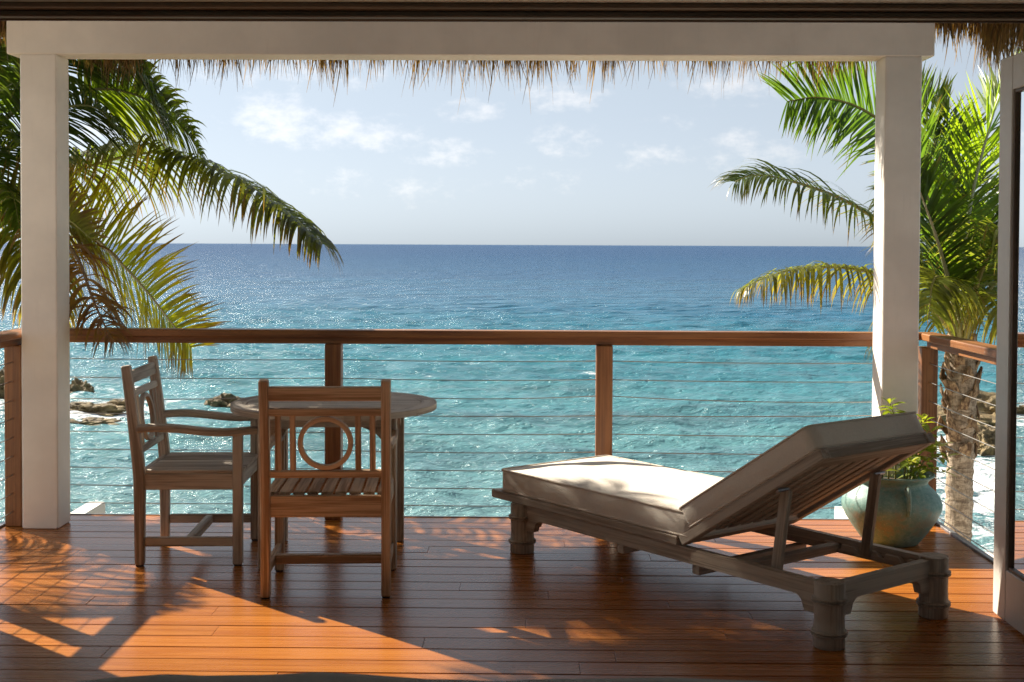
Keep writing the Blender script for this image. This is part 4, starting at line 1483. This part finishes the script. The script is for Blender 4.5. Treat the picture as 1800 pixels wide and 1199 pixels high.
cush = thing('lounger_cushion', (.851, 5.933, 0), LR, 'thick cream canvas cushion with piped edges lying on the teak lounger', 'cushion')
for nm, (lx, ly, lz, cr) in (('seat_pad', (1.375, .735, .108, .034)), ('back_pad', (.835, .735, .100, .026))):
    mb, pts = pad(lx, ly, lz, cr)
    round_corners(mb, lx, ly)
    ringpts = [V(p) for p in pts]
    o = mb.build(nm, 'cushion', cush, True)
    for pl in o.data.polygons:
        pl.use_smooth = True
    try:
        o.data.set_sharp_from_angle(angle=math.radians(50))
    except Exception:
        pass
    if nm == 'seat_pad':
        o.location = (.435, 0, .2905)
    else:
        mid = bp(BL / 2 + .02, 0, .0235)
        o.matrix_local = Matrix((( -bd.x, 0, bn.x, mid.x), (0, 1, 0, mid.y), (-bd.z, 0, bn.z, mid.z), (0, 0, 0, 1)))
    for dz in (0, -lz + .006):
        loop = []
        for p in ringpts + [ringpts[0]]:
            loop.append(V((p.x * 1.002, p.y * 1.002, p.z + dz + .001)))
        MB().tube(loop, .0052, 6, cap=False).build('piping', 'piping', o, True)

# ------------------------------------------------------------------ pot and shrub
PX, PYY = 1.925, 6.74
pot = thing('clay_pot', (PX, PYY, 0), .3, 'large green glazed clay pot with lug handles behind the lounger', 'pot')
pp = [(.125, .0), (.137, .004), (.165, .04), (.200, .09), (.233, .145), (.254, .195), (.257, .225), (.246, .262), (.222, .295), (.196, .318), (.184, .332), (.183, .345),
      (.190, .358), (.206, .372), (.217, .380), (.219, .387), (.213, .392), (.200, .388), (.188, .376), (.178, .355), (.175, .335)]
zz = .372 / .392
body = MB().lathe([(r, z * zz) for r, z in pp], 48, jitter=lambda th, z: .006 * noise.noise(V((math.cos(th) * 2, math.sin(th) * 2, z * 9)))).build('pot_body', 'pot', pot, True)
for a in (math.radians(-104), math.radians(76)):
    d = V((math.cos(a), math.sin(a), 0))
    pts = [d * r + V((0, 0, z)) for r, z in ((.215, .300), (.232, .318), (.247, .312), (.258, .285), (.261, .25), (.256, .215), (.248, .2))]
    MB().sweep(catmull(pts, 18), .042, .017, (0, 0, 1) if False else d.cross(V((0, 0, 1))), .006).build('handle', 'pot', pot, True)
MB().lathe([(.02, .318), (.1, .320), (.172, .316), (.172, .312)], 32, jitter=lambda th, z: 0).build('soil', 'soil', pot)

shrub = thing('potted_shrub', (PX, PYY, .315), 0, 'leafy yellow green shrub growing in the green clay pot', 'shrub')
rs = random.Random(21)
stems = [((.02, 0), (-.02, -.02), .42), ((.05, -.03), (.16, -.04), .33), ((.08, .02), (.22, .05), .26), ((.06, -.08), (.17, -.12), .20), ((-.06, -.04), (-.05, -.09), .16), ((.10, -.05), (.26, -.07), .14),
         ((.0, .06), (.03, .15), .30), ((.1, 0), (.28, 0), .05), ((-.1, 0), (-.16, -.03), .12), ((.03, -.1), (.04, -.18), .13), ((.11, .03), (.27, .06), .18)]
for (bx_, by_), (tx, ty), hh in stems:
    p0, p2 = V((bx_, by_, -.01)), V((tx, ty, hh))
    p1 = V((bx_ * .9 + tx * .25, by_ * .9 + ty * .25, hh * .65 + .04))
    cv = catmull([p0, p1, p2], 14)
    st = MB().tube(cv, .0055, 6, [1 - .6 * i / 14 for i in range(15)], (.17, .16, .05)).build('stem', 'midrib', shrub, True)
    nl = int(16 + hh * 34)
    for k in range(nl):
        u = .22 + .78 * k / (nl - 1)
        f = u * 14
        i = min(int(f), 13)
        p = cv[i].lerp(cv[i + 1], f - i)
        a = k * 2.4 + rs.uniform(-.4, .4)
        d = V((math.cos(a), math.sin(a), rs.uniform(-.15, .65) + (.6 if u > .9 else 0))).normalized()
        L = rs.uniform(.055, .098)
        w_ = L * rs.uniform(.34, .46)
        side = d.cross(V((rs.uniform(-.3, .3), rs.uniform(-.3, .3), 1))).normalized()
        nn = side.cross(d)
        kk = rs.random()
        c = (.10 + .17 * kk, .16 + .13 * kk, .018 + .02 * kk)
        lf = MB()
        p = p + d * .008
        rows = []
        for a_, (t, ww) in enumerate(((0, .06), (.25, .75), (.5, 1.0), (.75, .72), (1, .03))):
            q = p + d * L * t - V((0, 0, 1)) * L * .28 * t * t
            for sx in (-1, 0, 1):
                lf.v.append(q + side * sx * ww * w_ / 2 + nn * abs(sx) * ww * .006)
                lf.tint.append(tuple(x * (1.0 if sx else 1.2) for x in c))
        for r in range(4):
            for j in range(2):
                lf.f.append((r * 3 + j, r * 3 + j + 1, r * 3 + j + 4, r * 3 + j + 3))
        lf.build('leaf', 'shrub', st, True)

# ------------------------------------------------------------------ bed at the viewer's feet
bed = thing('bed', (-.15, 1.75, 0), 0, 'rumpled dark grey blanket on a bed along the bottom edge of the view', 'bed')
MB().box(-.86, .80, -.95, .90, .08, .30, 'y', .02).build('bed_base', 'dark_timber', bed)
MB().box(-.84, .78, -.95, .88, .301, .575, 'y', .05).build('mattress', 'mattress', bed)
for sx in (-1, 1):
    for sy in (-1, 1):
        MB().box(-.03 + sx * .76 - .03, -.03 + sx * .76 + .03, sy * .82 - .03, sy * .82 + .03, -.003, .079, 'z', .004).build('leg', 'dark_timber', bed)
mb = MB()
nx_, ny_ = 110, 90
EDGE = [(-1.05, .612), (-.97, .621), (-.86, .634), (-.757, .643), (-.68, .641), (-.441, .650), (-.33, .645), (-.198, .637), (.05, .640), (.31, .648), (.46, .642), (.575, .635), (.9, .61)]
for j in range(ny_ + 1):
    for i in range(nx_ + 1):
        u = -1 + 2 * i / nx_
        v = -1 + 2 * j / ny_
        x = -.03 + u * .92
        y = -.9 + (v + 1) / 2 * 1.95
        wx = x - .15
        ez = np.interp(wx, [e[0] for e in EDGE], [e[1] for e in EDGE])
        z = ez + .012 + .010 * noise.fractal(V((wx * 2.2, y * 1.6, 5)), 1, 2, 3)
        over = max(0, abs(u) - .90) / .10
        z -= .32 * over ** 1.5
        fy = max(0, y - .90)
        if fy > 0:
            t = min(1, fy / .15)
            z -= .30 * t ** 1.4 + .0
            y = .90 + .035 * math.sin(t * math.pi / 2)
        mb.v.append(V((x, y, max(z, .22))))
for j in range(ny_):
    for i in range(nx_):
        a = j * (nx_ + 1) + i
        mb.f.append((a, a + 1, a + nx_ + 2, a + nx_ + 1))
bl = mb.build('blanket', 'blanket', bed, True)
